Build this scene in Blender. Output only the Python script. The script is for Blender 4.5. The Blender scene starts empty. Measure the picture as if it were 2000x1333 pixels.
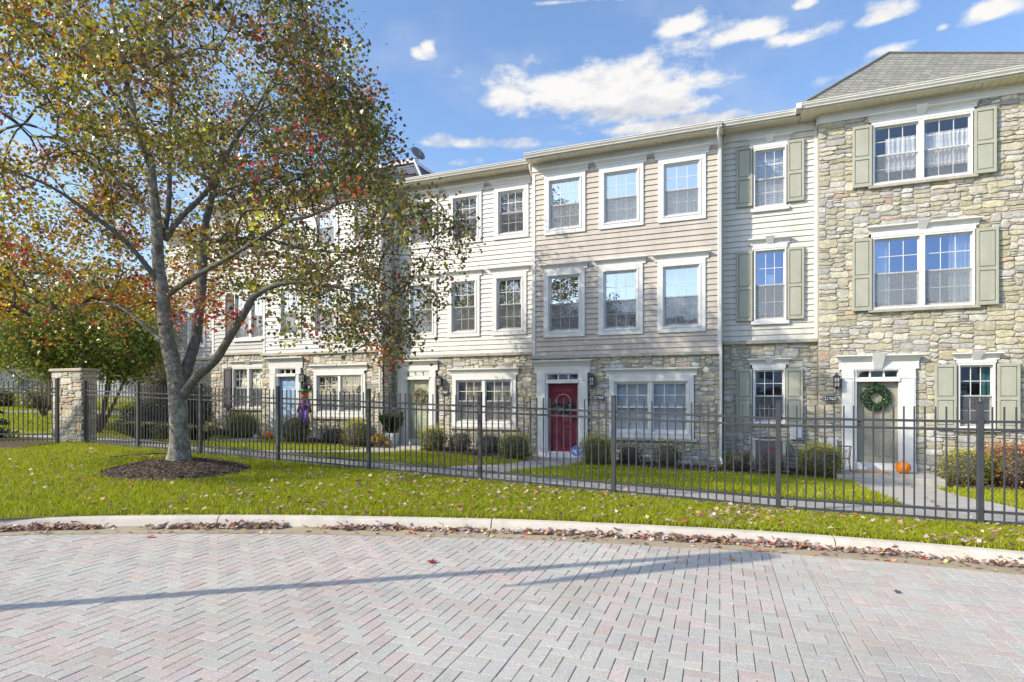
import bpy, math, random
import numpy as np
from mathutils import Vector, noise as mnoise

random.seed(7); RNG = np.random.default_rng(7)
sc = bpy.context.scene
COL = sc.collection
EYE = 1.7
ANG = math.atan(1180/2850)            # street frontage turned against the camera axis
UX, UY = math.cos(ANG), -math.sin(ANG)
VX, VY = math.sin(ANG), math.cos(ANG)
OX, OY = 1.515, 17.88                 # front plane of the middle house

def XY(u, v): return (OX+u*UX+v*VX, OY+u*UY+v*VY)
def UV(X, Y):
    dx, dy = X-OX, Y-OY
    return dx*UX+dy*UY, dx*VX+dy*VY
def W(u, v, z): x, y = XY(u, v); return (x, y, z+EYE)

# ------------------------------------------------------------------ terrain
CU = np.array([-6.3,-4.6,-4.2,-3.8,-3.1,-2.5,0,2.75,5.5,7.82,11,16,30,80])
CV = np.array([-26,-21,-18,-15.2,-13.55,-13.05,-11.72,-10.62,-9.92,-9.72,-9.9,-11,-16,-40])
_fu = np.linspace(-6.3, 30, 800)
def _smooth():
    y = np.interp(_fu, CU, CV)
    for w in (31, 31):
        k = np.ones(w)/w
        yp = np.pad(y, w//2, mode='edge'); ys = np.convolve(yp, k, 'valid')
        m = np.clip((_fu+3.2)/.6, 0, 1); y = y*(1-m)+ys*m
    return y
_fv = _smooth()
def VC(u):  # front edge of the gutter
    u = np.asarray(u, float)
    return np.where(u < -6.3, -26.0, np.interp(u, _fu, _fv))
CURB_W = 0.64
def Zc(u): return -1.615+.019*np.clip(8-np.asarray(u, float), -4, 24)
def Zr(u): return Zc(u)-.11
def Ff(u): return -1.59+.03*np.clip(6-np.asarray(u, float), 0, 26)
def Bf(u):
    u = np.asarray(u, float)
    return -1.92+.022*np.clip(8-u, -4, 30)+.012*np.clip(-3-u, 0, 20)
def GZ(u, v):
    u = np.asarray(u, float); v = np.asarray(v, float)
    vb = VC(u)+CURB_W
    t = np.clip((v+7.2)/5.8, 0, 1); t = t*t*(3-2*t)
    z = Ff(u)+(Bf(u)-Ff(u))*t
    s = np.clip((-7.9-v)/np.maximum(-7.9-vb, .3), 0, 1)
    zf = Ff(u)+(Zc(u)-.005-Ff(u))*s
    z = np.where(v < -7.9, zf, z)
    Y = OY+u*UY+v*VY
    m = np.clip((-13-u)/4, 0, 1)
    return z+m*.045*np.clip(Y-17, 0, 28)
def gz(u, v): return float(GZ(u, v))
def VF(u): return -7.95+.036*(7.9-u)     # fence line
def smoothstep(a, b, x):
    t = np.clip((x-a)/(b-a), 0, 1); return t*t*(3-2*t)

# ------------------------------------------------------------------ materials
def newmat(name):
    m = bpy.data.materials.new(name); m.use_nodes = True
    nt = m.node_tree; nt.nodes.clear()
    out = nt.nodes.new('ShaderNodeOutputMaterial')
    return m, nt, out
def N(nt, t, **kw):
    n = nt.nodes.new(t)
    for k, v in kw.items(): setattr(n, k, v)
    return n
def mat(name, base=(.5,.5,.5), rough=.6, attr=False, noise=(6, .12), noise2=None, bump=(60, .15), metallic=0, spec=.4, translucent=0, coords='Object', streak=0, dirt=None):
    m, nt, out = newmat(name)
    L = nt.links.new
    tc = N(nt, 'ShaderNodeTexCoord')
    bs = N(nt, 'ShaderNodeBsdfPrincipled')
    bs.inputs['Roughness'].default_value = rough; bs.inputs['Metallic'].default_value = metallic
    bs.inputs['Specular IOR Level'].default_value = spec
    if attr:
        a = N(nt, 'ShaderNodeAttribute'); a.attribute_name = 'Col'; col = a.outputs['Color']
    else:
        r = N(nt, 'ShaderNodeRGB'); r.outputs[0].default_value = (*base, 1); col = r.outputs[0]
    def mulnoise(col, scale, amt, stretch=None):
        vec = tc.outputs[coords]
        if stretch:
            mp = N(nt, 'ShaderNodeMapping'); mp.inputs['Scale'].default_value = stretch; L(vec, mp.inputs[0]); vec = mp.outputs[0]
        n = N(nt, 'ShaderNodeTexNoise'); n.inputs['Scale'].default_value = scale; n.inputs['Detail'].default_value = 5
        n.inputs['Roughness'].default_value = .65
        L(vec, n.inputs['Vector'])
        mr = N(nt, 'ShaderNodeMapRange'); mr.inputs[1].default_value = .28; mr.inputs[2].default_value = .72
        mr.inputs[3].default_value = 1-amt; mr.inputs[4].default_value = 1+amt
        L(n.outputs['Fac'], mr.inputs[0])
        mx = N(nt, 'ShaderNodeMix', data_type='RGBA', blend_type='MULTIPLY'); mx.inputs[0].default_value = 1
        L(col, mx.inputs[6]); L(mr.outputs[0], mx.inputs[7])
        return mx.outputs[2]
    if noise: col = mulnoise(col, *noise)
    if noise2: col = mulnoise(col, *noise2)
    if streak: col = mulnoise(col, 3, streak, (1.0, 1.0, .12))
    if dirt:
        n = N(nt, 'ShaderNodeTexNoise'); n.inputs['Scale'].default_value = dirt[1]; n.inputs['Detail'].default_value = 6
        L(tc.outputs[coords], n.inputs['Vector'])
        mr = N(nt, 'ShaderNodeMapRange'); mr.inputs[1].default_value = .5; mr.inputs[2].default_value = .75
        mr.inputs[3].default_value = 0; mr.inputs[4].default_value = dirt[2]; L(n.outputs['Fac'], mr.inputs[0])
        mx = N(nt, 'ShaderNodeMix', data_type='RGBA'); L(mr.outputs[0], mx.inputs[0]); L(col, mx.inputs[6]); mx.inputs[7].default_value = (*dirt[0], 1)
        col = mx.outputs[2]
    L(col, bs.inputs['Base Color'])
    if bump:
        n = N(nt, 'ShaderNodeTexNoise'); n.inputs['Scale'].default_value = bump[0]; n.inputs['Detail'].default_value = 6
        n.inputs['Roughness'].default_value = .7
        L(tc.outputs[coords], n.inputs['Vector'])
        b = N(nt, 'ShaderNodeBump'); b.inputs['Strength'].default_value = bump[1]; b.inputs['Distance'].default_value = .01
        L(n.outputs['Fac'], b.inputs['Height']); L(b.outputs[0], bs.inputs['Normal'])
    if translucent:
        tr = N(nt, 'ShaderNodeBsdfTranslucent'); L(col, tr.inputs['Color'])
        ms = N(nt, 'ShaderNodeMixShader'); ms.inputs[0].default_value = translucent
        L(bs.outputs[0], ms.inputs[1]); L(tr.outputs[0], ms.inputs[2]); L(ms.outputs[0], out.inputs[0])
    else:
        L(bs.outputs[0], out.inputs[0])
    return m
def glass(name, refl=.5, tint=(.8,.85,.85), film=None, gcol=(.92,.96,1)):
    m, nt, out = newmat(name); L = nt.links.new
    tr = N(nt, 'ShaderNodeBsdfTransparent'); tr.inputs[0].default_value = (*tint, 1)
    gl = N(nt, 'ShaderNodeBsdfGlossy'); gl.inputs['Roughness'].default_value = .015; gl.inputs['Color'].default_value = (*gcol,1)
    tc = N(nt, 'ShaderNodeTexCoord'); n = N(nt, 'ShaderNodeTexNoise'); n.inputs['Scale'].default_value = 1.6
    L(tc.outputs['Object'], n.inputs['Vector'])
    b = N(nt, 'ShaderNodeBump'); b.inputs['Strength'].default_value = .06; b.inputs['Distance'].default_value = .05
    L(n.outputs['Fac'], b.inputs['Height']); L(b.outputs[0], gl.inputs['Normal'])
    lw = N(nt, 'ShaderNodeLayerWeight'); lw.inputs['Blend'].default_value = .35
    mr = N(nt, 'ShaderNodeMapRange'); mr.inputs[3].default_value = refl; mr.inputs[4].default_value = min(1, refl+.35)
    L(lw.outputs['Fresnel'], mr.inputs[0])
    mx = N(nt, 'ShaderNodeMixShader'); L(mr.outputs[0], mx.inputs[0]); L(tr.outputs[0], mx.inputs[1]); L(gl.outputs[0], mx.inputs[2])
    if film:
        df = N(nt, 'ShaderNodeBsdfDiffuse'); df.inputs[0].default_value = (*film[0], 1)
        m2 = N(nt, 'ShaderNodeMixShader'); m2.inputs[0].default_value = film[1]
        L(mx.outputs[0], m2.inputs[1]); L(df.outputs[0], m2.inputs[2]); L(m2.outputs[0], out.inputs[0])
    else: L(mx.outputs[0], out.inputs[0])
    return m
def screenmat(name, col, fac):
    m, nt, out = newmat(name); L = nt.links.new
    tr = N(nt, 'ShaderNodeBsdfTransparent'); df = N(nt, 'ShaderNodeBsdfDiffuse'); df.inputs[0].default_value = (*col, 1)
    tc = N(nt, 'ShaderNodeTexCoord'); n = N(nt, 'ShaderNodeTexNoise'); n.inputs['Scale'].default_value = 22; n.inputs['Detail'].default_value = 4
    L(tc.outputs['Object'], n.inputs['Vector'])
    mr = N(nt, 'ShaderNodeMapRange'); mr.inputs[1].default_value = .3; mr.inputs[2].default_value = .7; mr.inputs[3].default_value = fac-.12; mr.inputs[4].default_value = fac+.12
    L(n.outputs['Fac'], mr.inputs[0])
    mx = N(nt, 'ShaderNodeMixShader'); L(mr.outputs[0], mx.inputs[0]); L(tr.outputs[0], mx.inputs[1]); L(df.outputs[0], mx.inputs[2]); L(mx.outputs[0], out.inputs[0])
    return m

M = {}
M['white'] = mat('white_paint', (.77,.76,.735), .45, noise=(2.5,.05), bump=None, streak=.05)
M['vinyl_white'] = mat('white_vinyl', (.70,.68,.63), .5, noise=(1.2,.06), bump=(40,.04), streak=.11)
M['vinyl_cream'] = mat('cream_vinyl', (.71,.68,.60), .5, noise=(1.2,.06), bump=(40,.04), streak=.11)
M['vinyl_tan'] = mat('tan_vinyl', (.555,.495,.425), .5, noise=(1.2,.06), bump=(40,.04), streak=.12)
M['vinyl_grey'] = mat('grey_vinyl', (.47,.45,.42), .5, noise=(1.2,.06), bump=(40,.04), streak=.08)
M['vinyl_pale'] = mat('pale_grey_vinyl', (.62,.61,.59), .5, noise=(1.2,.06), bump=(40,.04), streak=.08)
M['soffit'] = mat('cream_soffit', (.86,.79,.60), .55, noise=(3,.06), bump=None)
M['gutter'] = mat('gutter_metal', (.74,.71,.65), .4, noise=(2,.08), bump=None, streak=.08)
M['shutter'] = mat('sage_paint', (.43,.43,.345), .5, noise=(5,.08), bump=(30,.05), streak=.1)
M['shutter_dark'] = mat('dark_shutter_paint', (.10,.09,.10), .5, noise=(5,.1), bump=None)
M['stone'] = mat('field_stone', attr=True, rough=.85, noise=(7,.26), noise2=(34,.26), bump=(30,1.2), spec=.2)
M['stone_trim'] = mat('stone_ledge', (.47,.43,.35), .85, noise=(6,.2), noise2=(40,.12), bump=(40,.5), spec=.2)
M['mortar'] = mat('mortar', (.38,.36,.31), .95, noise=(20,.15), bump=(60,.4), spec=.1)
M['room'] = mat('darkened_room_wall', (.06,.062,.07), .9, noise=(1.5,.3), bump=None)  # darkness of the unlit rooms is put into this near-black colour
M['blind'] = mat('white_blind', (.80,.84,.91), .6, noise=(3,.04), bump=None, translucent=.15)
M['blind_tan'] = mat('ivory_blind', (.60,.56,.46), .6, noise=(3,.08), bump=None, translucent=.15)
M['curtain'] = mat('white_curtain', (.90,.90,.90), .8, noise=(3,.05), bump=None, translucent=.12)
M['screen_faint'] = screenmat('faint_insect_mesh', (.42,.43,.45), .26)
M['curtain_grey'] = mat('grey_curtain', (.46,.47,.44), .8, noise=(3,.1), bump=None, translucent=.2)
M['curtain_teal'] = mat('teal_curtain', (.10,.30,.30), .8, noise=(3,.1), bump=None)
M['cardboard'] = mat('cardboard', (.48,.33,.19), .8, noise=(4,.1), bump=None)
M['glass_up'] = glass('sky_glass', .62)
M['glass_lo'] = glass('lower_glass', .26)
M['glass_dim'] = glass('dim_glass', .22)
M['glass_mid'] = glass('mid_glass', .32)
M['glass_deep'] = glass('deep_glass', .40, gcol=(.52,.64,.92))
M['glass_clear'] = glass('clear_glass', .13, tint=(.95,.97,.97))
M['screen'] = screenmat('insect_mesh', (.20,.21,.23), .36)
M['screen_light'] = screenmat('pale_insect_mesh', (.36,.37,.39), .42)
M['door_red'] = mat('crimson_paint', (.165,.018,.042), .42, noise=(4,.12), bump=None, streak=.1)
M['door_blue'] = mat('blue_paint', (.33,.48,.68), .42, noise=(4,.08), bump=None)
M['door_sage'] = mat('pale_green_paint', (.42,.44,.32), .45, noise=(4,.08), bump=None)
M['door_olive'] = mat('olive_grey_paint', (.33,.32,.25), .45, noise=(4,.1), bump=None, streak=.1)
M['brass'] = mat('aged_metal', (.12,.10,.08), .4, noise=(20,.2), bump=None, metallic=.8)
M['black_metal'] = mat('black_metal', (.045,.045,.048), .42, noise=(12,.25), bump=(80,.1), spec=.5)
M['fence'] = mat('fence_paint', (.055,.058,.064), .45, noise=(8,.22), bump=(90,.1), spec=.55)
M['plaque'] = mat('plaque_face', (.03,.03,.035), .4, noise=(20,.1), bump=None)
M['lamp_glass'] = mat('frosted_lamp_glass', (.55,.55,.52), .25, noise=(8,.1), bump=None)
M['shingle_flat'] = mat('grey_shingle', (.30,.29,.25), .9, noise=(3,.15), noise2=(60,.25), bump=(80,.4))
M['concrete'] = mat('path_concrete', (.46,.43,.38), .9, noise=(1.3,.14), noise2=(70,.12), bump=(90,.3), dirt=((.24,.21,.17),2.2,.35))
M['kerb'] = mat('kerb_concrete', (.62,.56,.47), .9, noise=(1.6,.12), noise2=(60,.12), bump=(90,.3), dirt=((.34,.28,.21),4,.45))
M['gutter_pan'] = mat('gutter_pan_concrete', (.40,.33,.22), .9, noise=(1.4,.18), noise2=(60,.14), bump=(90,.3), dirt=((.20,.17,.12),2.5,.5))
M['paver'] = mat('concrete_paver', attr=True, rough=.9, noise=(.45,.12), noise2=(95,.34), bump=(140,.6), spec=.15, dirt=((.30,.26,.21),.55,.34))
M['sand'] = mat('joint_sand', (.105,.095,.08), .95, noise=(3,.2), bump=(90,.3))
M['soil_grass'] = mat('lawn_soil', (.26,.25,.045), .95, noise=(1.1,.35), noise2=(40,.35), bump=(70,.8), dirt=((.10,.075,.035),1.4,.35))
M['grass'] = mat('grass_blades', attr=True, rough=.6, noise=None, bump=None, translucent=.4, spec=.25)
M['leaf'] = mat('tree_leaf', attr=True, rough=.30, noise=None, bump=None, translucent=.33, spec=.75)
M['dead_leaf'] = mat('fallen_leaf', attr=True, rough=.6, noise=None, bump=None, translucent=.15, spec=.3)
M['bark'] = mat('maple_bark', (.22,.20,.165), .95, noise=(6,.55), noise2=(28,.6), bump=(24,2.2), spec=.1, dirt=((.46,.46,.40),13,.85))
M['bark_dark'] = mat('maple_limb_bark', (.15,.14,.12), .95, noise=(9,.4), noise2=(40,.4), bump=(30,1.2), spec=.1, dirt=((.26,.26,.23),15,.6))
M['twig'] = mat('dark_twig', (.085,.075,.065), .85, noise=(10,.25), bump=None)
M['trunk_brown'] = mat('brown_trunk', (.12,.09,.065), .9, noise=(10,.3), bump=(30,.8))
M['mulch'] = mat('bark_mulch', (.12,.09,.068), .95, noise=(12,.5), noise2=(60,.5), bump=(45,1.0), spec=.1)
M['mulch_chip'] = mat('mulch_chip', attr=True, rough=.95, noise=None, bump=None, spec=.1)
M['pumpkin'] = mat('pumpkin_skin', (.80,.23,.02), .45, noise=(4,.12), bump=None)
M['stem'] = mat('dry_stem', (.22,.20,.10), .9, noise=(10,.2), bump=None)
M['mat'] = mat('coir_mat', (.52,.30,.12), .95, noise=(40,.25), bump=(90,.8))
M['ac'] = mat('unit_grille', (.22,.20,.18), .5, noise=(6,.15), bump=None)
M['ac_light'] = mat('unit_top', (.48,.46,.42), .5, noise=(6,.1), bump=None)
M['red_label'] = mat('red_label', (.50,.03,.04), .5, noise=None, bump=None)
M['box_grey'] = mat('grey_box_paint', (.55,.57,.60), .5, noise=(5,.08), bump=None)
M['purple'] = mat('purple_cloth', (.17,.09,.42), .85, noise=(14,.3), bump=(50,.4))
M['plum'] = mat('plum_cloth', (.16,.06,.20), .85, noise=(14,.3), bump=(50,.4))
M['black_cloth'] = mat('black_cloth', (.02,.02,.022), .85, noise=(14,.3), bump=(50,.4))
M['straw'] = mat('straw', (.52,.42,.22), .9, noise=(20,.25), bump=(60,.5))
M['orange_cloth'] = mat('orange_cloth', (.70,.16,.03), .8, noise=(10,.15), bump=None)
M['green_band'] = mat('green_band', (.06,.30,.10), .7, noise=(10,.15), bump=None)
M['sign_blue'] = mat('sign_blue', (.10,.15,.58), .45, noise=(8,.08), bump=None)
M['sign_white'] = mat('sign_white', (.80,.80,.80), .45, noise=None, bump=None)
M['pot'] = mat('pale_pot', (.55,.56,.54), .7, noise=(6,.1), bump=(40,.2))
M['terracotta'] = mat('brown_pot', (.16,.08,.05), .7, noise=(6,.2), bump=(40,.2))
M['navy_siding'] = mat('dark_slate_siding', (.075,.085,.13), .55, noise=(3,.12), bump=None)
M['dish'] = mat('dish_grey', (.18,.18,.19), .5, noise=(5,.1), bump=None)
M['wood'] = mat('weathered_wood', (.42,.36,.28), .85, noise=(8,.2), bump=(30,.4))
M['street'] = mat('far_street', (.30,.31,.33), .95, noise=(2,.12), bump=(60,.3))
M['far_wall'] = mat('far_white_siding', (.62,.63,.66), .7, noise=(1,.08), bump=None)
M['far_roof'] = mat('far_roof', (.16,.16,.17), .9, noise=(2,.2), bump=None)
M['far_glass'] = mat('far_window', (.10,.13,.17), .15, noise=(1,.2), bump=None, spec=.8)
M['wreath_leaf'] = M['leaf']

def shingle_mat():
    m, nt, out = newmat('roof_shingles'); L = nt.links.new
    tc = N(nt, 'ShaderNodeTexCoord'); sp = N(nt, 'ShaderNodeSeparateXYZ'); L(tc.outputs['Object'], sp.inputs[0])
    ad = N(nt, 'ShaderNodeMath', operation='ADD'); L(sp.outputs[0], ad.inputs[0]); L(sp.outputs[1], ad.inputs[1])
    mz = N(nt, 'ShaderNodeMath', operation='MULTIPLY'); L(sp.outputs[2], mz.inputs[0]); mz.inputs[1].default_value = 1.4
    cb = N(nt, 'ShaderNodeCombineXYZ'); L(ad.outputs[0], cb.inputs[0]); L(mz.outputs[0], cb.inputs[1])
    br = N(nt, 'ShaderNodeTexBrick'); br.inputs['Scale'].default_value = 1; br.inputs['Brick Width'].default_value = .30; br.inputs['Row Height'].default_value = .14
    br.inputs['Mortar Size'].default_value = .008; br.inputs['Color1'].default_value = (.39,.365,.30,1); br.inputs['Color2'].default_value = (.29,.275,.23,1); br.inputs['Mortar'].default_value = (.10,.10,.09,1)
    br.inputs['Bias'].default_value = 0
    L(cb.outputs[0], br.inputs['Vector'])
    n = N(nt, 'ShaderNodeTexNoise'); n.inputs['Scale'].default_value = 70; L(tc.outputs['Object'], n.inputs['Vector'])
    mr = N(nt, 'ShaderNodeMapRange'); mr.inputs[3].default_value = .7; mr.inputs[4].default_value = 1.3; L(n.outputs['Fac'], mr.inputs[0])
    mx = N(nt, 'ShaderNodeMix', data_type='RGBA', blend_type='MULTIPLY'); mx.inputs[0].default_value = 1; L(br.outputs['Color'], mx.inputs[6]); L(mr.outputs[0], mx.inputs[7])
    b = N(nt, 'ShaderNodeBump'); b.inputs['Strength'].default_value = .7; b.inputs['Distance'].default_value = .02; L(br.outputs['Fac'], b.inputs['Height']); b.invert = True
    bs = N(nt, 'ShaderNodeBsdfPrincipled'); bs.inputs['Roughness'].default_value = .9; L(mx.outputs[2], bs.inputs['Base Color']); L(b.outputs[0], bs.inputs['Normal']); L(bs.outputs[0], out.inputs[0])
    return m
M['shingle'] = shingle_mat()

# ------------------------------------------------------------------ objects
def tag(o, label=None, cat=None, group=None, kind=None):
    if label: o['label'] = label
    if cat: o['category'] = cat
    if group: o['group'] = group
    if kind: o['kind'] = kind
    return o
def empty(name, loc, rz=0, label=None, cat=None, group=None):
    o = bpy.data.objects.new(name, None); COL.objects.link(o); o.location = loc; o.rotation_euler = (0,0,rz)
    o.empty_display_size = .2
    return tag(o, label, cat, group)
def link(name, me, parent=None):
    o = bpy.data.objects.new(name, me); COL.objects.link(o)
    if parent: o.parent = parent
    return o
def copy_tree(o, parent=None):
    c = o.copy(); COL.objects.link(c); c.parent = parent
    for ch in list(o.children): copy_tree(ch, c)
    return c

ID = lambda x, y, z: (x, y, z)
class MB:
    def __init__(s): s.v = []; s.f = []; s.m = []; s.c = []; s.T = ID
    def add(s, vs, fs, m=0, c=None):
        b = len(s.v); s.v += [s.T(*p) for p in vs]
        for f in fs: s.f.append([b+i for i in f]); s.m.append(m); s.c.append(c)
    def box(s, x0, x1, y0, y1, z0, z1, m=0, c=None):
        s.add([(x0,y0,z0),(x1,y0,z0),(x1,y1,z0),(x0,y1,z0),(x0,y0,z1),(x1,y0,z1),(x1,y1,z1),(x0,y1,z1)],
              [(0,3,2,1),(4,5,6,7),(0,1,5,4),(1,2,6,5),(2,3,7,6),(3,0,4,7)], m, c)
    def quad(s, a, b, c_, d, m=0, c=None): s.add([a,b,c_,d], [(0,1,2,3)], m, c)
    def prism_x(s, prof, x0, x1, m=0, flare=0):       # profile (y,z) swept along x; flare widens by -y
        n = len(prof)
        vs = [(x0+flare*p[0], p[0], p[1]) for p in prof]+[(x1-flare*p[0], p[0], p[1]) for p in prof]
        fs = [(i, (i+1) % n, n+(i+1) % n, n+i) for i in range(n)]+[tuple(range(n))[::-1], tuple(range(n, 2*n))]
        s.add(vs, fs, m)
    def prism_y(s, poly, y0, y1, m=0, c=None):            # polygon (x,z) swept along y
        n = len(poly)
        vs = [(p[0], y0, p[1]) for p in poly]+[(p[0], y1, p[1]) for p in poly]
        fs = [(i, (i+1) % n, n+(i+1) % n, n+i) for i in range(n)]+[tuple(range(n)), tuple(range(n, 2*n))[::-1]]
        s.add(vs, fs, m, c)
    def prism_z(s, poly, z0, z1, m=0):
        n = len(poly)
        vs = [(p[0], p[1], z0) for p in poly]+[(p[0], p[1], z1) for p in poly]
        fs = [(i, (i+1) % n, n+(i+1) % n, n+i) for i in range(n)]+[tuple(range(n))[::-1], tuple(range(n, 2*n))]
        s.add(vs, fs, m)
    def tube(s, pts, rad, n=8, m=0, cap=True, c=None):
        pts = [Vector(p) for p in pts]; k = len(pts)
        if not hasattr(rad, '__len__'): rad = [rad]*k
        vs = []; up = Vector((.13,.21,.97))
        for i, p in enumerate(pts):
            d = (pts[min(i+1, k-1)]-pts[max(i-1, 0)]).normalized()
            a = d.cross(up)
            if a.length < .15: a = d.cross(Vector((1,0,0)))
            a.normalize(); b = d.cross(a)
            for j in range(n):
                t = 2*math.pi*j/n
                vs.append(tuple(p+(a*math.cos(t)+b*math.sin(t))*rad[i]))
        fs = [(i*n+j, i*n+(j+1) % n, (i+1)*n+(j+1) % n, (i+1)*n+j) for i in range(k-1) for j in range(n)]
        if cap: fs += [tuple(range(n))[::-1], tuple(range((k-1)*n, k*n))]
        s.add(vs, fs, m, c)
    def lathe(s, prof, n=20, ctr=(0,0,0), m=0, sx=1, sy=1):
        k = len(prof)
        vs = [(ctr[0]+sx*r*math.cos(2*math.pi*j/n), ctr[1]+sy*r*math.sin(2*math.pi*j/n), ctr[2]+z) for r, z in prof for j in range(n)]
        fs = [(i*n+j, i*n+(j+1) % n, (i+1)*n+(j+1) % n, (i+1)*n+j) for i in range(k-1) for j in range(n)]
        fs += [tuple(range(n))[::-1], tuple(range((k-1)*n, k*n))]
        s.add(vs, fs, m)
    def build(s, name, mats, parent=None, smooth=False, bevel=0, label=None):
        me = bpy.data.meshes.new(name); me.from_pydata(s.v, [], s.f)
        if not isinstance(mats, (list, tuple)): mats = [mats]
        for k in mats: me.materials.append(M[k] if isinstance(k, str) else k)
        me.polygons.foreach_set('material_index', s.m)
        if any(c is not None for c in s.c):
            at = me.color_attributes.new('Col', 'FLOAT_COLOR', 'CORNER')
            arr = []
            for f, c in zip(s.f, s.c): arr += list((*(c or (.4,.4,.4)), 1))*len(f)
            at.data.foreach_set('color', arr)
        if smooth: me.polygons.foreach_set('use_smooth', [True]*len(me.polygons))
        me.update()
        o = link(name, me, parent)
        if bevel:
            b = o.modifiers.new('bevel', 'BEVEL'); b.width = bevel; b.segments = 1; b.limit_method = 'ANGLE'
        if label: o['label'] = label
        return o
def bulk(name, V, F, C, material, parent=None, smooth=False):
    """V (n,3), F (m,k) all same size, C (m,3) per face"""
    me = bpy.data.meshes.new(name); n, (m, k) = len(V), F.shape
    me.vertices.add(n); me.vertices.foreach_set('co', np.ascontiguousarray(V, dtype=np.float32).ravel())
    me.loops.add(m*k); me.loops.foreach_set('vertex_index', F.astype(np.int32).ravel())
    me.polygons.add(m); me.polygons.foreach_set('loop_start', np.arange(0, m*k, k, dtype=np.int32))
    me.polygons.foreach_set('use_smooth', np.full(m, bool(smooth)))
    me.update(calc_edges=True)
    if C is not None:
        at = me.color_attributes.new('Col', 'FLOAT_COLOR', 'CORNER')
        c4 = np.concatenate([C, np.ones((m,1))], 1); at.data.foreach_set('color', np.repeat(c4, k, 0).astype(np.float32).ravel())
    me.materials.append(M[material] if isinstance(material, str) else material)
    return link(name, me, parent)

def text_mesh(name, body, size, material, parent, loc, rot, extrude=.002, bold=.012):
    cu = bpy.data.curves.new('lettering', 'FONT'); cu.body = body; cu.size = size; cu.align_x = 'CENTER'; cu.align_y = 'CENTER'; cu.extrude = extrude; cu.offset = bold*size
    o = bpy.data.objects.new('lettering', cu); COL.objects.link(o)
    dg = bpy.context.evaluated_depsgraph_get(); dg.update()
    me = bpy.data.meshes.new_from_object(o.evaluated_get(dg)); bpy.data.objects.remove(o)
    me.materials.clear(); me.materials.append(M[material])
    t = link(name, me, parent); t.location = loc; t.rotation_euler = rot
    return t

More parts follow.
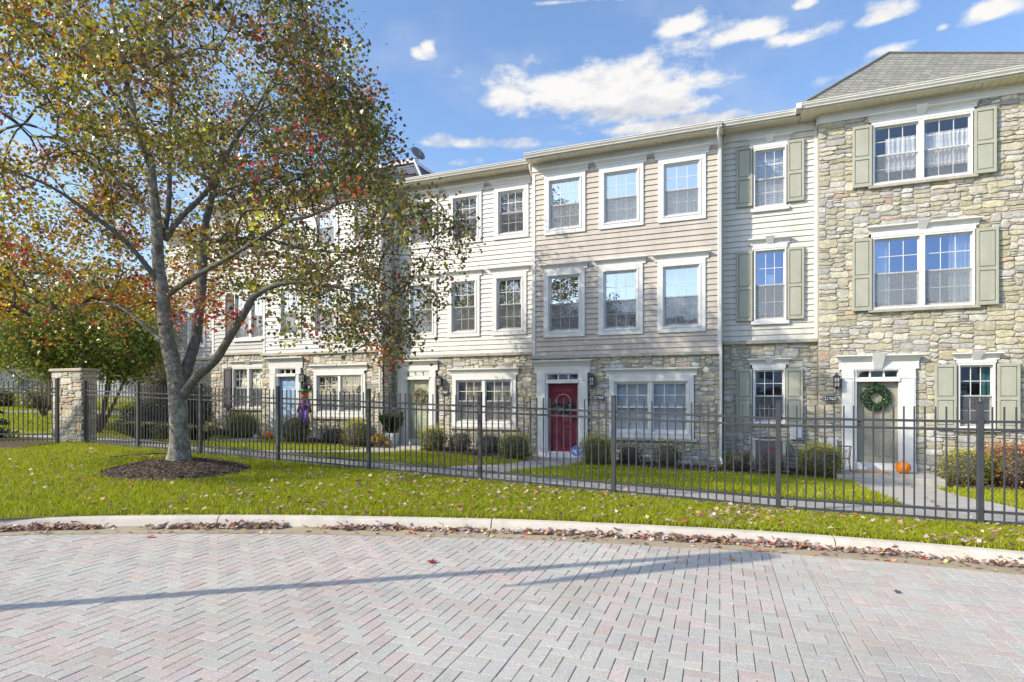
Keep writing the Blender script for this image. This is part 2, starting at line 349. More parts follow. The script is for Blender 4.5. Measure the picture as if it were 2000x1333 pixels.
# ------------------------------------------------------------------ wall skins
STONE_PAL = [(.52,.48,.40),(.54,.49,.37),(.49,.46,.40),(.45,.44,.40),(.50,.455,.33),(.46,.43,.31),(.56,.53,.47),(.41,.40,.37),(.52,.39,.30),(.60,.57,.51),(.48,.43,.32),(.54,.48,.35)]
STONE_W = [12,12,11,8,8,6,10,6,4,9,8,8]
def stones(mb, x0, x1, z0, z1, holes, seed, cx=.080, cz=.056, big=1.0, proud=(.012,.034)):
    r = random.Random(seed)
    if big > 1.2: cx, cz = cx*1.08, cz*1.0
    nx = max(2, int(round((x1-x0)/cx))); nz = max(2, int(round((z1-z0)/cz)))
    dx, dz = (x1-x0)/nx, (z1-z0)/nz
    occ = [[False]*nz for _ in range(nx)]
    for i in range(nx):
        for j in range(nz):
            xa, za = x0+(i+.5)*dx, z0+(j+.5)*dz
            for h in holes:
                if h[0] < xa < h[1] and h[2] < za < h[3]: occ[i][j] = True
    jit = {}
    def P(i, j):
        if (i, j) not in jit:
            jx = 0 if i in (0, nx) else r.uniform(-.36,.36)*dx
            jz = 0 if j in (0, nz) else r.uniform(-.36,.36)*dz
            jit[(i, j)] = (x0+i*dx+jx, z0+j*dz+jz)
        return jit[(i, j)]
    sizes = [(2,1),(3,1),(4,1),(2,2),(3,2),(4,2),(5,2),(6,2),(3,3),(4,3),(5,3),(6,3),(7,2),(4,4),(2,3),(5,4)]
    wts = [6,9,8,7,12,12,10,6,5,7,6,3,4,2*big,3,1.5*big]
    for j in range(nz):
        for i in range(nx):
            if occ[i][j]: continue
            w, h = r.choices(sizes, wts)[0]
            ww = 0
            while ww < w and i+ww < nx and not occ[i+ww][j]: ww += 1
            if i+ww < nx and not occ[i+ww][j] and (i+ww+1 >= nx or occ[i+ww+1][j]): ww += 1
            hh = 1
            while hh < h and j+hh < nz and all(not occ[i+a][j+hh] for a in range(ww)): hh += 1
            for a in range(ww):
                for b in range(hh): occ[i+a][j+b] = True
            ring = [(i+a, j) for a in range(ww)]+[(i+ww, j+b) for b in range(hh)]+[(i+ww-a, j+hh) for a in range(ww)]+[(i, j+hh-b) for b in range(hh)]
            corners = {(i,j),(i+ww,j),(i+ww,j+hh),(i,j+hh)}
            pts = [(P(*q), q in corners) for q in ring]
            mx = sum(p[0][0] for p in pts)/len(pts); mz = sum(p[0][1] for p in pts)/len(pts)
            hw, hz = ww*dx/2, hh*dz/2
            gap = r.uniform(.003,.0065)
            def ringpts(inset, depth, tilt, cor):
                o = []
                for (p, isc) in pts:
                    ex, ez = p[0]-mx, p[1]-mz
                    g = inset+(cor if isc else 0)
                    fx = max(.25, 1-g/hw); fz = max(.25, 1-g/hz)
                    X, Z = mx+ex*fx, mz+ez*fz
                    o.append((X, -max(.0, depth+(tilt[0]*(X-mx)/hw+tilt[1]*(Z-mz)/hz)*depth+r.uniform(-.12,.12)*depth), Z))
                return o
            d = r.uniform(*proud); tl = (r.uniform(-.3,.3), r.uniform(-.3,.3))
            n = len(pts)
            v0 = [(x, .004, z) for x, y, z in ringpts(gap, 0, (0,0), .012)]
            v1 = ringpts(gap+.006, d*.85, tl, .014)
            v2 = ringpts(min(hw,hz)*.5, d, tl, .014)
            vs = v0+v1+v2+[(mx, -d*r.uniform(.85,1.2), mz)]
            fs = [(k, (k+1) % n, n+(k+1) % n, n+k) for k in range(n)]+[(n+k, n+(k+1) % n, 2*n+(k+1) % n, 2*n+k) for k in range(n)]+[(2*n+k, 2*n+(k+1) % n, 3*n) for k in range(n)]
            c = r.choices(STONE_PAL, STONE_W)[0]; g = r.uniform(.86,1.2)
            mb.add(vs, fs, 0, (c[0]*g, c[1]*g, c[2]*g*r.uniform(.92,1.05)))
def sheet_with_holes(mb, x0, x1, z0, z1, holes, y, m):
    xs = sorted({x0, x1}|{min(max(h[k], x0), x1) for h in holes for k in (0,1)}); zs = sorted({z0, z1}|{min(max(h[k], z0), z1) for h in holes for k in (2,3)})
    for a, b in zip(xs, xs[1:]):
        for c, d in zip(zs, zs[1:]):
            mx, mz = (a+b)/2, (c+d)/2
            if any(h[0] < mx < h[1] and h[2] < mz < h[3] for h in holes): continue
            mb.quad((a,y,c),(b,y,c),(b,y,d),(a,y,d), m)
def stone_wall(h, x0, x1, z0, z1, holes, seed, y=0, T=None, name='stone_wall', big=1.0, mb=None):
    own = mb is None
    if own: mb = MB()
    base = T or ID
    mb.T = lambda a, b, c: base(a, b+y, c)
    sheet_with_holes(mb, x0, x1, z0, z1, holes, .0, 1)
    stones(mb, x0, x1, z0, z1, holes, seed, big=big)
    mb.T = ID
    if own: return mb.build(name, ['stone','mortar'], h)
def siding(h, x0, x1, z0, z1, holes, material, y=0, course=.152, T=None, name='siding_wall'):
    mb = MB(); base = T or ID
    mb.T = lambda a, b, c: base(a, b+y, c)
    sheet_with_holes(mb, x0, x1, z0, z1, holes, .012, 0)
    rr = random.Random(int(x0*100)+3)
    z = z0
    while z < z1-.01:
        zt = min(z+course, z1)
        cuts = sorted({z, zt}|{q for o in holes for q in (o[2], o[3]) if z < q < zt})
        for a, b in zip(cuts, cuts[1:]):
            mid = (a+b)/2
            blk = sorted((o[0], o[1]) for o in holes if o[2] < mid < o[3])
            x = x0; segs = []
            for p, q in blk:
                if p > x: segs.append((x, min(p, x1)))
                x = max(x, q)
            if x < x1: segs.append((x, x1))
            segs2 = []
            for p, q in segs:
                while q-p > 3.2 and rr.random() < .8:
                    c_ = p+rr.uniform(1.2,3.0); segs2.append((p, c_)); p = c_
                segs2.append((p, q))
            segs = segs2
            ya = -.028+.024*(a-z)/course; yb = -.028+.024*(b-z)/course; b_ = b-.008 if b == zt else b
            for p, q in segs:
                w = rr.uniform(-.0025,.0025)
                mb.quad((p,ya+w,a),(q,ya+w,a),(q,yb,b_),(p,yb,b_))
                if a == z: mb.quad((p,.011,a),(q,.011,a),(q,ya+w,a),(p,ya+w,a))
        z = zt
    mb.T = ID
    return mb.build(name, material, h)

# ------------------------------------------------------------------ windows and doors
def crown(h, x0, x1, z0, height, proj, y, key=None, over=.07, deep=False):
    """moulded head over an opening, its underside at z0"""
    mb = MB(); mb.T = lambda a, b, c: (a, b+y, c)
    H = height
    prof = [(0,z0),(-.045,z0),(-.045,z0+H*.30),(-.06,z0+H*.34),(-.065,z0+H*.5),(-.75*proj,z0+H*.74),(-.8*proj,z0+H*.78),(-proj,z0+H*.82),(-proj,z0+H),(0,z0+H)]
    if deep: prof = [(0,z0),(-.06,z0),(-.06,z0+H*.52),(-.075,z0+H*.56),(-.09,z0+H*.66),(-.7*proj,z0+H*.84),(-.8*proj,z0+H*.88),(-proj,z0+H*.9),(-proj,z0+H),(0,z0+H)]
    mb.prism_x(prof, x0, x1, flare=.55)
    o = mb.build('window_crown' if not deep else 'door_entablature', 'white', h)
    if key:
        kx = (x0+x1)/2; w0, w1 = key
        k = MB(); k.T = mb.T
        za, zb = z0-.0*H, z0+H+.035
        k.add([(kx-w0,-.07,za),(kx+w0,-.07,za),(kx+w1,-proj-.035,zb),(kx-w1,-proj-.035,zb),(kx-w0,-.0,za),(kx+w0,-.0,za),(kx+w1,-.0,zb),(kx-w1,-.0,zb)],
              [(0,1,2,3),(4,7,6,5),(0,4,5,1),(1,5,6,2),(2,6,7,3),(3,7,4,0)])
        k.build('keystone', 'white', o, bevel=.004)
    return o
def window(h, x0, x1, z0, z1, y=0, trim=.0, n=1, crown_h=.2, key=None, back='blind', sill=None, up='glass_up', lo='glass_lo', screen='screen', rows=(2,2), head=.0, seed=0, furn=None, split=.5):
    r = random.Random(seed)
    T = lambda a, b, c: (a, b+y, c)
    mb = MB(); mb.T = T
    if trim:
        t = trim; f = -.055
        mb.box(x0, x1, f, .0, z1-t, z1); mb.box(x0, x1, f, .0, z0, z0+t)
        mb.box(x0, x0+t, f+.001, .0, z0+t, z1-t); mb.box(x1-t, x1, f+.001, .0, z0+t, z1-t)
        e = t-.03
        for a in ((x0+e, x1-e, z1-t-.012, z1-t+.02), (x0+e, x1-e, z0+t-.02, z0+t+.012)): mb.box(a[0], a[1], f-.012, f+.002, a[2], a[3])
        for a in ((x0+e, x0+t+.012), (x1-t-.012, x1-e)): mb.box(a[0], a[1], f-.011, f+.002, z0+t-.02, z1-t+.02)
        fx0, fx1, fz0, fz1 = x0+t, x1-t, z0+t, z1-t
    else: fx0, fx1, fz0, fz1 = x0, x1, z0, z1
    fw = .045; fy = -.03 if trim else -.065
    mb.box(fx0, fx1, fy, .11, fz1-fw, fz1-.001); mb.box(fx0, fx1, fy, .11, fz0+.001, fz0+fw)
    mb.box(fx0+.001, fx0+fw, fy+.001, .11, fz0+fw, fz1-fw); mb.box(fx1-fw, fx1-.001, fy+.001, .11, fz0+fw, fz1-fw)
    lights = []
    ix0, ix1 = fx0+fw, fx1-fw
    if n == 2:
        m2 = .055; c = (ix0+ix1)/2
        mb.box(c-m2, c+m2, fy-.004, .11, fz0+fw, fz1-fw); lights = [(ix0, c-m2), (c+m2, ix1)]
    else: lights = [(ix0, ix1)]
    win = mb.build('window', 'white', h, bevel=.004)
    iz0, iz1 = fz0+fw, fz1-fw; zm = iz0+(iz1-iz0)*split
    for li, (a, b) in enumerate(lights):
        for part in (1, 0):
            s = MB(); s.T = T
            q0, q1 = (zm-.02, iz1) if part else (iz0, zm+.02)
            ys = .012 if part else .052
            s.box(a, b, ys, ys+.035, q1-.035, q1-.001); s.box(a, b, ys, ys+.035, q0+.001, q0+(.035 if part else .055))
            s.box(a, a+.032, ys+.001, ys+.034, q0+.03, q1-.03); s.box(b-.032, b, ys+.001, ys+.034, q0+.03, q1-.03)
            for k in (1, 2):
                xk = a+.032+(b-a-.064)*k/3; s.box(xk-.008, xk+.008, ys+.006, ys+.015, q0+.03, q1-.03)
            nr = rows[0] if part else rows[1]
            for k in range(1, nr):
                zk = q0+.035+(q1-q0-.07)*k/nr; s.box(a+.03, b-.03, ys+.007, ys+.014, zk-.008, zk+.008)
            s.build('sash', 'white', win)
            g = MB(); g.T = T; yg = ys+.018
            g.quad((a+.03,yg,q0+.03),(b-.03,yg,q0+.03),(b-.03,yg,q1-.03),(a+.03,yg,q1-.03))
            g.build('pane', up if part else lo, win)
        if screen:
            g = MB(); g.T = T
            g.quad((a+.006,.006,iz0),(b-.006,.006,iz0),(b-.006,.006,zm+.01),(a+.006,.006,zm+.01)); g.build('insect_screen', screen, win)
        # what hangs behind the glass
        if back in ('blind', 'blind_tan', 'halfblind'):
            g = MB(); g.T = T; zb = iz0+.02 if back != 'halfblind' else zm-.25*(zm-iz0)
            z = iz1-.05; g.box(a+.02, b-.02, .12, .16, iz1-.05, iz1-.002)
            while z > zb:
                sh_ = .040 if back == 'blind' else .031; g.quad((a+.02,.128,z-sh_),(b-.02,.128,z-sh_),(b-.02,.150,z),(a+.02,.150,z)); z -= .042
            g.build('window_blind', 'blind' if back in ('blind', 'halfblind') else 'blind_tan', win)
        elif back.startswith('curtain') or back in ('sheer','valance'):
            spans = {'curtain_l': [(.0,.3,0,1)], 'curtain_r': [(.55,1.0,0,1)], 'curtain': [(.0,1.0,0,1)], 'sheer': [(0,1,0,1)], 'curtain_grey': [(0,.42,0,1),(.55,1,0,1)],
                     'curtain_teal': [(.68,1,0,1)], 'valance': [(.0 if li else .28,1.0,.22,.82)], 'curtain_sides': [(.0,.33,0,1)] if li == 0 else [(.55,1.0,0,1)]}[back]
            for (p, q, zl, zh) in spans:
                g = MB(); g.T = T; A, B = a+(b-a)*p, a+(b-a)*q; k = max(8, int((B-A)/.016)); zz = [iz0+(iz1-iz0)*(zl+(zh-zl)*i/6) for i in range(7)]
                ph = r.uniform(0,6); wl = r.uniform(.075,.11)
                vs = [(A+(B-A)*i/k, .15+.022*math.sin(ph+2*math.pi*(A+(B-A)*i/k)/wl+.6*math.sin(j*1.3+i*.2))*(1.1-.08*j), z+(.012*math.sin(i*.9) if j == 0 else 0)) for j, z in enumerate(zz) for i in range(k+1)]
                g.add(vs, [(j*(k+1)+i, j*(k+1)+i+1, (j+1)*(k+1)+i+1, (j+1)*(k+1)+i) for j in range(6) for i in range(k)])
                g.build('curtain', {'curtain_grey':'curtain_grey','curtain_teal':'curtain_teal'}.get(back, 'curtain'), win, smooth=True)
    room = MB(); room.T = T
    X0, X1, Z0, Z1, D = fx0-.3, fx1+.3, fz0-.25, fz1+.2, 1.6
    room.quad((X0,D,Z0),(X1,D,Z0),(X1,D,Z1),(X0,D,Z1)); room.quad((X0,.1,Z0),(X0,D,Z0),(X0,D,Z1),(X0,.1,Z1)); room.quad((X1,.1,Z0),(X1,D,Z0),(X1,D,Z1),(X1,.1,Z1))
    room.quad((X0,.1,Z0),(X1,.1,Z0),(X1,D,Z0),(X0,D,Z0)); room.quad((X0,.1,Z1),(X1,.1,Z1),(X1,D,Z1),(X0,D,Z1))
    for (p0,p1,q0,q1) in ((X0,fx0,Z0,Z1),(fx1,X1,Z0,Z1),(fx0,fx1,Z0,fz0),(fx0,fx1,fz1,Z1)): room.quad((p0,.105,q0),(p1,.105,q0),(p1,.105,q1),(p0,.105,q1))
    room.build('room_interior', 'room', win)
    if furn:
        for (m_, fa, fb, za, zb) in furn:
            g = MB(); g.T = T; g.box(fx0+(fx1-fx0)*fa, fx0+(fx1-fx0)*fb, .2, .42, fz0+(fz1-fz0)*za, fz0+(fz1-fz0)*zb); g.build('cardboard_box' if m_ == 'cardboard' else 'paper_note', m_, win)
    if head:
        g = MB(); g.T = T; g.box(x0-.02, x1+.02, -.07, 0, z1+.002, z1+head); g.build('head_board', 'white', win, bevel=.003)
    if crown_h: crown(win, x0-.055, x1+.055, z1+head+.003, crown_h, .15, y, key)
    if sill:
        g = MB(); g.T = T
        if sill == 'stone': g.box(x0-.09, x1+.09, -.10, .02, z0-.075, z0-.003)
        else: g.box(x0-.07, x1+.07, -.085, .01, z0-.10, z0-.003)
        g.build('window_sill', 'stone_trim' if sill == 'stone' else 'white', win, bevel=.006)
    return win
def hole(x0, x1, z0, z1, i=.03): return (x0+i, x1-i, z0+i, z1-i)
def shutter(h, x0, x1, z0, z1, y=0, material='shutter'):
    mb = MB(); mb.T = lambda a, b, c: (a, b+y, c)
    w = .052; d = -.075; zm = z0+(z1-z0)*.47
    mb.box(x0, x1, -.045, -.006, z0, z1)
    mb.box(x0, x0+w, d, -.045, z0, z1); mb.box(x1-w, x1, d, -.045, z0, z1)
    for a, b in ((z0, z0+.085), (z1-.075, z1), (zm-.04, zm+.04)): mb.box(x0+w, x1-w, d+.001, -.045, a, b)
    o = mb.build('shutter', material, h, bevel=.004)
    for a, b in ((z0+.085, zm-.04), (zm+.04, z1-.075)):
        p = MB(); p.T = mb.T; e = .022; X0, X1, A, B = x0+w+.004, x1-w-.004, a+.004, b-.004
        p.add([(X0,-.046,A),(X1,-.046,A),(X1,-.046,B),(X0,-.046,B),(X0+e,-.066,A+e),(X1-e,-.066,A+e),(X1-e,-.066,B-e),(X0+e,-.066,B-e)],
              [(0,1,5,4),(1,2,6,5),(2,3,7,6),(3,0,4,7),(4,5,6,7)])
        p.build('shutter_panel', material, o)
    return o
def door(h, x0, x1, z0, zt, s0, s1, zc, material, y=0, trans=(.1,.28), key=None, base=None, handle_side=-1, thresh=.12):
    """leaf x0..x1 by z0..zt; surround s0..s1 up to crown top zc; base = foot of the surround"""
    T = lambda a, b, c: (a, b+y, c); base = z0-thresh if base is None else base
    tz0, tz1 = zt+trans[0], zt+trans[1]
    ent0 = tz1+.03; ent_h = zc-ent0
    mb = MB(); mb.T = T
    jw = .06
    for a, b in ((s0, x0-jw), (x1+jw, s1)):
        mb.box(a, b, -.085, .0, base, ent0-.002); mb.box(a-.015, b+.015, -.10, .0, base-.001, base+.20); mb.box(a-.012, b+.012, -.098, -.001, ent0-.23, ent0-.205)
        mb.box(a+.03, b-.03, -.093, -.08, base+.26, ent0-.27)
    mb.box(x0-jw, x0, -.05, .16, base, tz1+.03); mb.box(x1, x1+jw, -.05, .16, base, tz1+.03)
    mb.box(x0, x1, -.05, .16, tz1, tz1+.03); mb.box(x0-.03, x1+.03, -.09, .16, zt, tz0)
    sur = mb.build('door_surround', 'white', h, bevel=.004)
    crown(sur, s0-.04, s1+.04, ent0, ent_h, .20, y, key, deep=True)
    t = MB(); t.T = T
    for k in (1, 2):
        xk = x0+(x1-x0)*k/3; t.box(xk-.02, xk+.02, .031, .079, tz0+.015, tz1-.015)
    t.add([(a,yy_,c) for yy_ in (.03,.08) for (a,c) in ((x0,tz0),(x1,tz0),(x1,tz1),(x0,tz1),(x0+.016,tz0+.016),(x1-.016,tz0+.016),(x1-.016,tz1-.016),(x0+.016,tz1-.016))],
          [(0,1,5,4),(1,2,6,5),(2,3,7,6),(3,0,4,7),(8,12,13,9),(9,13,14,10),(10,14,15,11),(11,15,12,8),(4,5,13,12),(5,6,14,13),(6,7,15,14),(7,4,12,15)])
    tr = t.build('transom_window', 'white', h)
    g = MB(); g.T = T; g.quad((x0,.06,tz0),(x1,.06,tz0),(x1,.06,tz1),(x0,.06,tz1)); g.build('pane', 'glass_mid', tr)
    d = MB(); d.T = T; yl = .075
    d.box(x0+.003, x1-.003, yl, yl+.045, z0+.004, zt-.004)
    W_, H_ = x1-x0, zt-z0
    for (za, zb) in ((.08,.40),(.47,.80),(.85,.955)):
        for (xa, xb) in ((.13,.46),(.54,.87)):
            X0, X1, A, B = x0+W_*xa, x0+W_*xb, z0+H_*za, z0+H_*zb; e = .014
            d.box(X0, X1, yl-.010, yl+.001, A, A+e); d.box(X0, X1, yl-.010, yl+.001, B-e, B); d.box(X0, X0+e, yl-.009, yl+.001, A+e, B-e); d.box(X1-e, X1, yl-.009, yl+.001, A+e, B-e)
            d.add([(X0+.03,yl-.0005,A+.03),(X1-.03,yl-.0005,A+.03),(X1-.03,yl-.0005,B-.03),(X0+.03,yl-.0005,B-.03),(X0+.055,yl-.009,A+.055),(X1-.055,yl-.009,A+.055),(X1-.055,yl-.009,B-.055),(X0+.055,yl-.009,B-.055)],
                  [(0,1,5,4),(1,2,6,5),(2,3,7,6),(3,0,4,7),(4,5,6,7)])
    dr = d.build('door', material, h, bevel=.002)
    k = MB(); k.T = T; xh = x0+.075 if handle_side < 0 else x1-.075; zh = z0+H_*.46
    k.tube([(xh,yl,zh+.1),(xh,yl-.03,zh+.1),(xh,yl-.035,zh+.1)], [.028,.028,.02], 10); k.tube([(xh,yl,zh),(xh,yl-.04,zh),(xh,yl-.055,zh),(xh,yl-.075,zh)], [.025,.012,.028,.02], 10)
    k.build('door_handle', 'brass', dr, smooth=True)
    th = MB(); th.T = T; th.box(x0-jw, x1+jw, -.06, .14, base, z0+.002); th.build('threshold', 'white', h, bevel=.005)
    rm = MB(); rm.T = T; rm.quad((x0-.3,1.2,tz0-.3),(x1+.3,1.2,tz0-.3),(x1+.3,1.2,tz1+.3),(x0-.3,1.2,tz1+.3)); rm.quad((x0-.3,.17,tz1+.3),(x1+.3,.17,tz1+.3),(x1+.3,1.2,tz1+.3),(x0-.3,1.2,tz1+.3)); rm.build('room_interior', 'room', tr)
    return dr
def plaque(h, x, z, text, y=0, w=.36, hh=.20):
    T = lambda a, b, c: (a, b+y, c)
    def ell(rx, rz, n=40): return [(x+rx*math.cos(2*math.pi*i/n), z+rz*math.sin(2*math.pi*i/n)) for i in range(n)]
    mb = MB(); mb.T = T
    mb.prism_y(ell(w/2, hh/2), -.075, -.045, 0); mb.prism_y(ell(w/2-.014, hh/2-.014), -.080, -.0751, 1); mb.prism_y(ell(w/2-.022, hh/2-.022), -.085, -.0801, 0)
    o = mb.build('house_number_plaque', ['plaque','sign_white'], h)
    text_mesh('house_number', text, .108, 'sign_white', o, (x, y-.0855, z-.002), (math.pi/2,0,0), .002, .012)
    return o
def lantern(h, x, z, y=0):
    """wall lantern, z = middle of its cage"""
    T = lambda a, b, c: (a+x, b+y, c+z)
    mb = MB(); mb.T = T
    mb.box(-.055,.055,-.07,-.03,-.12,.14); mb.tube([(0,-.06,-.10),(0,-.10,-.20),(0,-.15,-.20),(0,-.17,-.14)], .011, 6)
    mb.tube([(0,-.15,-.20),(0,-.12,-.27),(0,-.10,-.30)], [.011,.008,.004], 6)
    for sx in (-1, 1):
        for sy in (-1, 1): mb.box(sx*.06-.007, sx*.06+.007, -.17+sy*.06-.007, -.17+sy*.06+.007, -.12,.12)
    for q in (-.12, 0, .12): mb.box(-.068,.068,-.238,-.102, q-.008, q+.008)
    mb.box(-.006,.006,-.236,-.232,-.12,.12)
    mb.add([(-.085,-.255,.13),(.085,-.255,.13),(.085,-.085,.13),(-.085,-.085,.13),(-.025,-.195,.2),(.025,-.195,.2),(.025,-.145,.2),(-.025,-.145,.2)], [(0,3,2,1),(0,1,5,4),(1,2,6,5),(2,3,7,6),(3,0,4,7),(4,5,6,7)])
    mb.tube([(0,-.17,.2),(0,-.17,.25)], [.02,.006], 8); mb.tube([(0,-.17,-.12),(0,-.17,-.17)], [.04,.012], 8)
    o = mb.build('wall_lantern', 'black_metal', h)
    g = MB(); g.T = T; g.box(-.054,.054,-.224,-.116,-.11,.11); g.build('lantern_glass', 'lamp_glass', o)
    return o
def eave(h, x0, x1, z, y=0, over=.45, drop=.23, frieze=True, ends=(0,0)):
    """gutter top at z; wall face at y"""
    T = lambda a, b, c: (a, b+y, c); mb = MB(); mb.T = T
    yo = -over; g0 = z-.13
    prof = [(yo,g0),(yo-.07,g0),(yo-.075,g0+.025),(yo-.11,g0+.07),(yo-.115,z-.02),(yo-.13,z-.018),(yo-.13,z),(yo-.118,z),(yo-.105,z-.01),(yo,z-.01)]
    mb.prism_x(prof, x0-ends[0], x1+ends[1]); mb.box(x0-ends[0], x1+ends[1], yo-.001, yo+.025, g0-.04, g0-.001)
    mb.build('gutter', 'gutter', h)
    s = MB(); s.T = T; x = x0-ends[0]; zs = z-.165
    while x < x1+ends[1]:
        w = min(.165, x1+ends[1]-x); s.box(x+.012, x+w-.014, yo+.03, .0, zs-.006, zs+.005); x += .165
    s.box(x0-ends[0], x1+ends[1], yo+.02, .0, zs+.006, zs+.02)
    s.build('soffit', 'soffit', h)
    if frieze:
        f = MB(); f.T = T; f.box(x0, x1, -.04, 0, zs-drop, zs-.002); f.box(x0, x1, -.055, -.041, zs-.06, zs-.002); f.build('frieze_board', 'white', h, bevel=.003)
def gable_roof(h, x0, x1, z, y=0, over=.47, ridge=5.0, slope=.33, material='shingle'):
    mb = MB(); yo = y-over; zr = z+(ridge-yo)*slope
    mb.quad((x0,yo,z),(x1,yo,z),(x1,ridge,zr),(x0,ridge,zr)); mb.quad((x0,2*ridge,z+.0),(x1,2*ridge,z),(x1,ridge,zr),(x0,ridge,zr))
    mb.quad((x0,yo+.01,z-.04),(x1,yo+.01,z-.04),(x1,ridge,zr-.05),(x0,ridge,zr-.05))
    for x in (x0+.02, x1-.02): mb.add([(x,yo+.02,z-.02),(x,2*ridge,z-.02),(x,ridge,zr-.02)], [(0,1,2)])
    return mb.build('roof', material, h)
def downspout(h, pts, w=.065, d=.05, material='white'):
    mb = MB(); mb.tube(pts, w*.62, 4); o = mb.build('downspout', material, h); return o
def shell(h, x0, x1, y0, y1, z0, z1, material):
    """side and rear walls"""
    mb = MB()
    mb.quad((x0,y0,z0),(x0,y1,z0),(x0,y1,z1),(x0,y0,z1)); mb.quad((x1,y0,z0),(x1,y1,z0),(x1,y1,z1),(x1,y0,z1)); mb.quad((x0,y1,z0),(x1,y1,z0),(x1,y1,z1),(x0,y1,z1))
    return mb.build('rear_wall', material, h)
def house_root(name, u0, v, base, label):
    return empty(name, W(u0, v, base), -ANG, label, 'townhouse', 'row of attached townhouses')
def ledge(h, x0, x1, z, y=0, T=None):
    mb = MB(); b = T or ID; mb.T = lambda a, c, d: b(a, c+y, d)
    mb.box(x0, x1, -.11, .0, z-.075, z-.004); mb.box(x0, x1, -.085, .0, z-.004, z+.02); return mb.build('stone_ledge', 'stone_trim', h, bevel=.008)
def corner_board(h, x0, x1, y, z0, z1):
    mb = MB(); mb.box(x0, x1, y-.035, y+.02, z0, z1); return mb.build('corner_board', 'white', h, bevel=.003)

# ================================================================== HOUSES
# ---- stone-fronted house at the right (number 21762); local x=0 at u 4.43, y=0 is the stone front
b = -2.05
h1 = house_root('townhouse', 4.43, .25, b, 'rightmost townhouse with a full height stone front and sage green shutters')
L1 = lambda u: u-4.43
Zb = lambda z: z-b
ys = .30
h1w = []
def w1(u0, u1, z0, z1, **k):
    h1w.append((u0, u1, z0, z1)); return window(h1, L1(u0), L1(u1), Zb(z0), Zb(z1), **k)
w1(7.97,10.03,5.29,6.77, n=2, crown_h=.17, head=.10, key=(.075,.13), back='valance', sill='stone', up='glass_clear', lo='glass_clear', screen='screen_faint', seed=1)
w1(7.97,10.07,2.21,3.99, n=2, crown_h=.17, head=.10, key=(.075,.13), back='curtain_sides', sill='stone', up='glass_deep', lo='glass_lo', screen='screen_light', seed=2)
w1(9.73,10.46,-.70,.83, crown_h=.17, head=.08, key=(.075,.13), back='curtain_teal', sill='stone', up='glass_dim', lo='glass_lo', screen='screen', seed=3, furn=[('cardboard',.12,.55,.08,.30)])
for a, c, d, e in ((7.535,7.955,5.27,6.80),(10.05,10.47,5.27,6.80),(7.535,7.955,2.19,3.99),(10.09,10.51,2.19,3.99),(9.27,9.70,-.72,.82),(10.49,10.91,-.72,.82)): shutter(h1, L1(a), L1(c), Zb(d), Zb(e), y=-.035)
door(h1, L1(7.63), L1(8.53), Zb(-1.60), Zb(.42), L1(7.30), L1(8.88), Zb(1.09), 'door_olive', key=(.09,.15), base=Zb(-1.775), thresh=.17)
stone_holes = [hole(L1(p), L1(q), Zb(r_), Zb(s_), -.02) for p, q, r_, s_ in h1w]+[(L1(7.31), L1(8.87), 0, Zb(1.0)), (L1(7.90), L1(10.12), Zb(6.77), Zb(7.0)), (L1(7.90), L1(10.12), Zb(3.99), Zb(4.22)), (L1(9.68), L1(10.51), Zb(.8), Zb(1.04))]
stone_wall(h1, L1(6.78), L1(12.2), 0, Zb(7.04), stone_holes, 11, big=1.5)
# its siding bay, set back
w1b = [(5.22,6.04,5.13,6.73),(5.23,6.04,2.09,4.02),(5.21,6.01,-.67,.81)]
window(h1, L1(5.22), L1(6.04), Zb(5.13), Zb(6.73), y=ys, crown_h=.16, head=.12, key=(.07,.12), back='blind', sill='wood', up='glass_clear', lo='glass_clear', screen='screen_faint', seed=4)
window(h1, L1(5.23), L1(6.04), Zb(2.09), Zb(4.02), y=ys, crown_h=.16, head=.12, key=(.07,.12), back='dark', sill='wood', up='glass_deep', lo='glass_dim', screen='screen_light', seed=5, furn=[('sign_white',.38,.62,.53,.66),('cardboard',.12,.42,.03,.2)])
window(h1, L1(5.21), L1(6.01), Zb(-.67), Zb(.81), y=ys, crown_h=.16, head=.10, key=(.07,.12), back='dark', sill='stone', up='glass_lo', lo='glass_lo', screen='screen', seed=6)
for a, c, d, e in ((4.79,5.20,5.21,6.83),(6.06,6.46,5.21,6.83),(4.79,5.20,2.1,4.0),(6.06,6.46,2.1,4.0),(4.79,5.195,-.70,.80),(6.02,6.43,-.70,.80)): shutter(h1, L1(a), L1(c), Zb(d), Zb(e), y=ys-.02)
hs = [hole(L1(p), L1(q), Zb(r_), Zb(s_), -.02) for p, q, r_, s_ in w1b]
siding(h1, L1(4.43), L1(6.74), Zb(1.56), Zb(7.25), hs[:2], 'vinyl_cream', y=ys)
corner_board(h1, L1(6.70), L1(6.779), ys, Zb(1.56), Zb(7.25))
stone_wall(h1, L1(4.46), L1(6.78), 0, Zb(1.50), [hs[2], (L1(5.16), L1(6.06), Zb(.8), Zb(1.02))], 12, y=ys-.02, big=1.3)
ledge(h1, L1(4.46), L1(6.775), Zb(1.55), y=ys-.02)
mb = MB(); mb.quad((L1(6.78),0,0),(L1(6.78),ys,0),(L1(6.78),ys,Zb(7.24)),(L1(6.78),0,Zb(7.24))); mb.build('stone_return', 'mortar', h1)
eave(h1, L1(4.35), L1(6.35), Zb(7.43), y=ys, over=.45)
mb = MB(); jx = L1(6.36); jz = Zb(7.43)
mb.box(jx-.125, jx-.001, -.575, -.16, jz-.13, jz-.0005); mb.box(jx-.02, jx, -.449, -.16, jz-.17, jz-.131); mb.build('gutter_corner', 'gutter', h1)
mb = MB()
for i in range(4): mb.box(L1(6.36)+.003+i*.105, L1(6.36)+.101+i*.105, .0, ys, jz-.165, jz-.153)
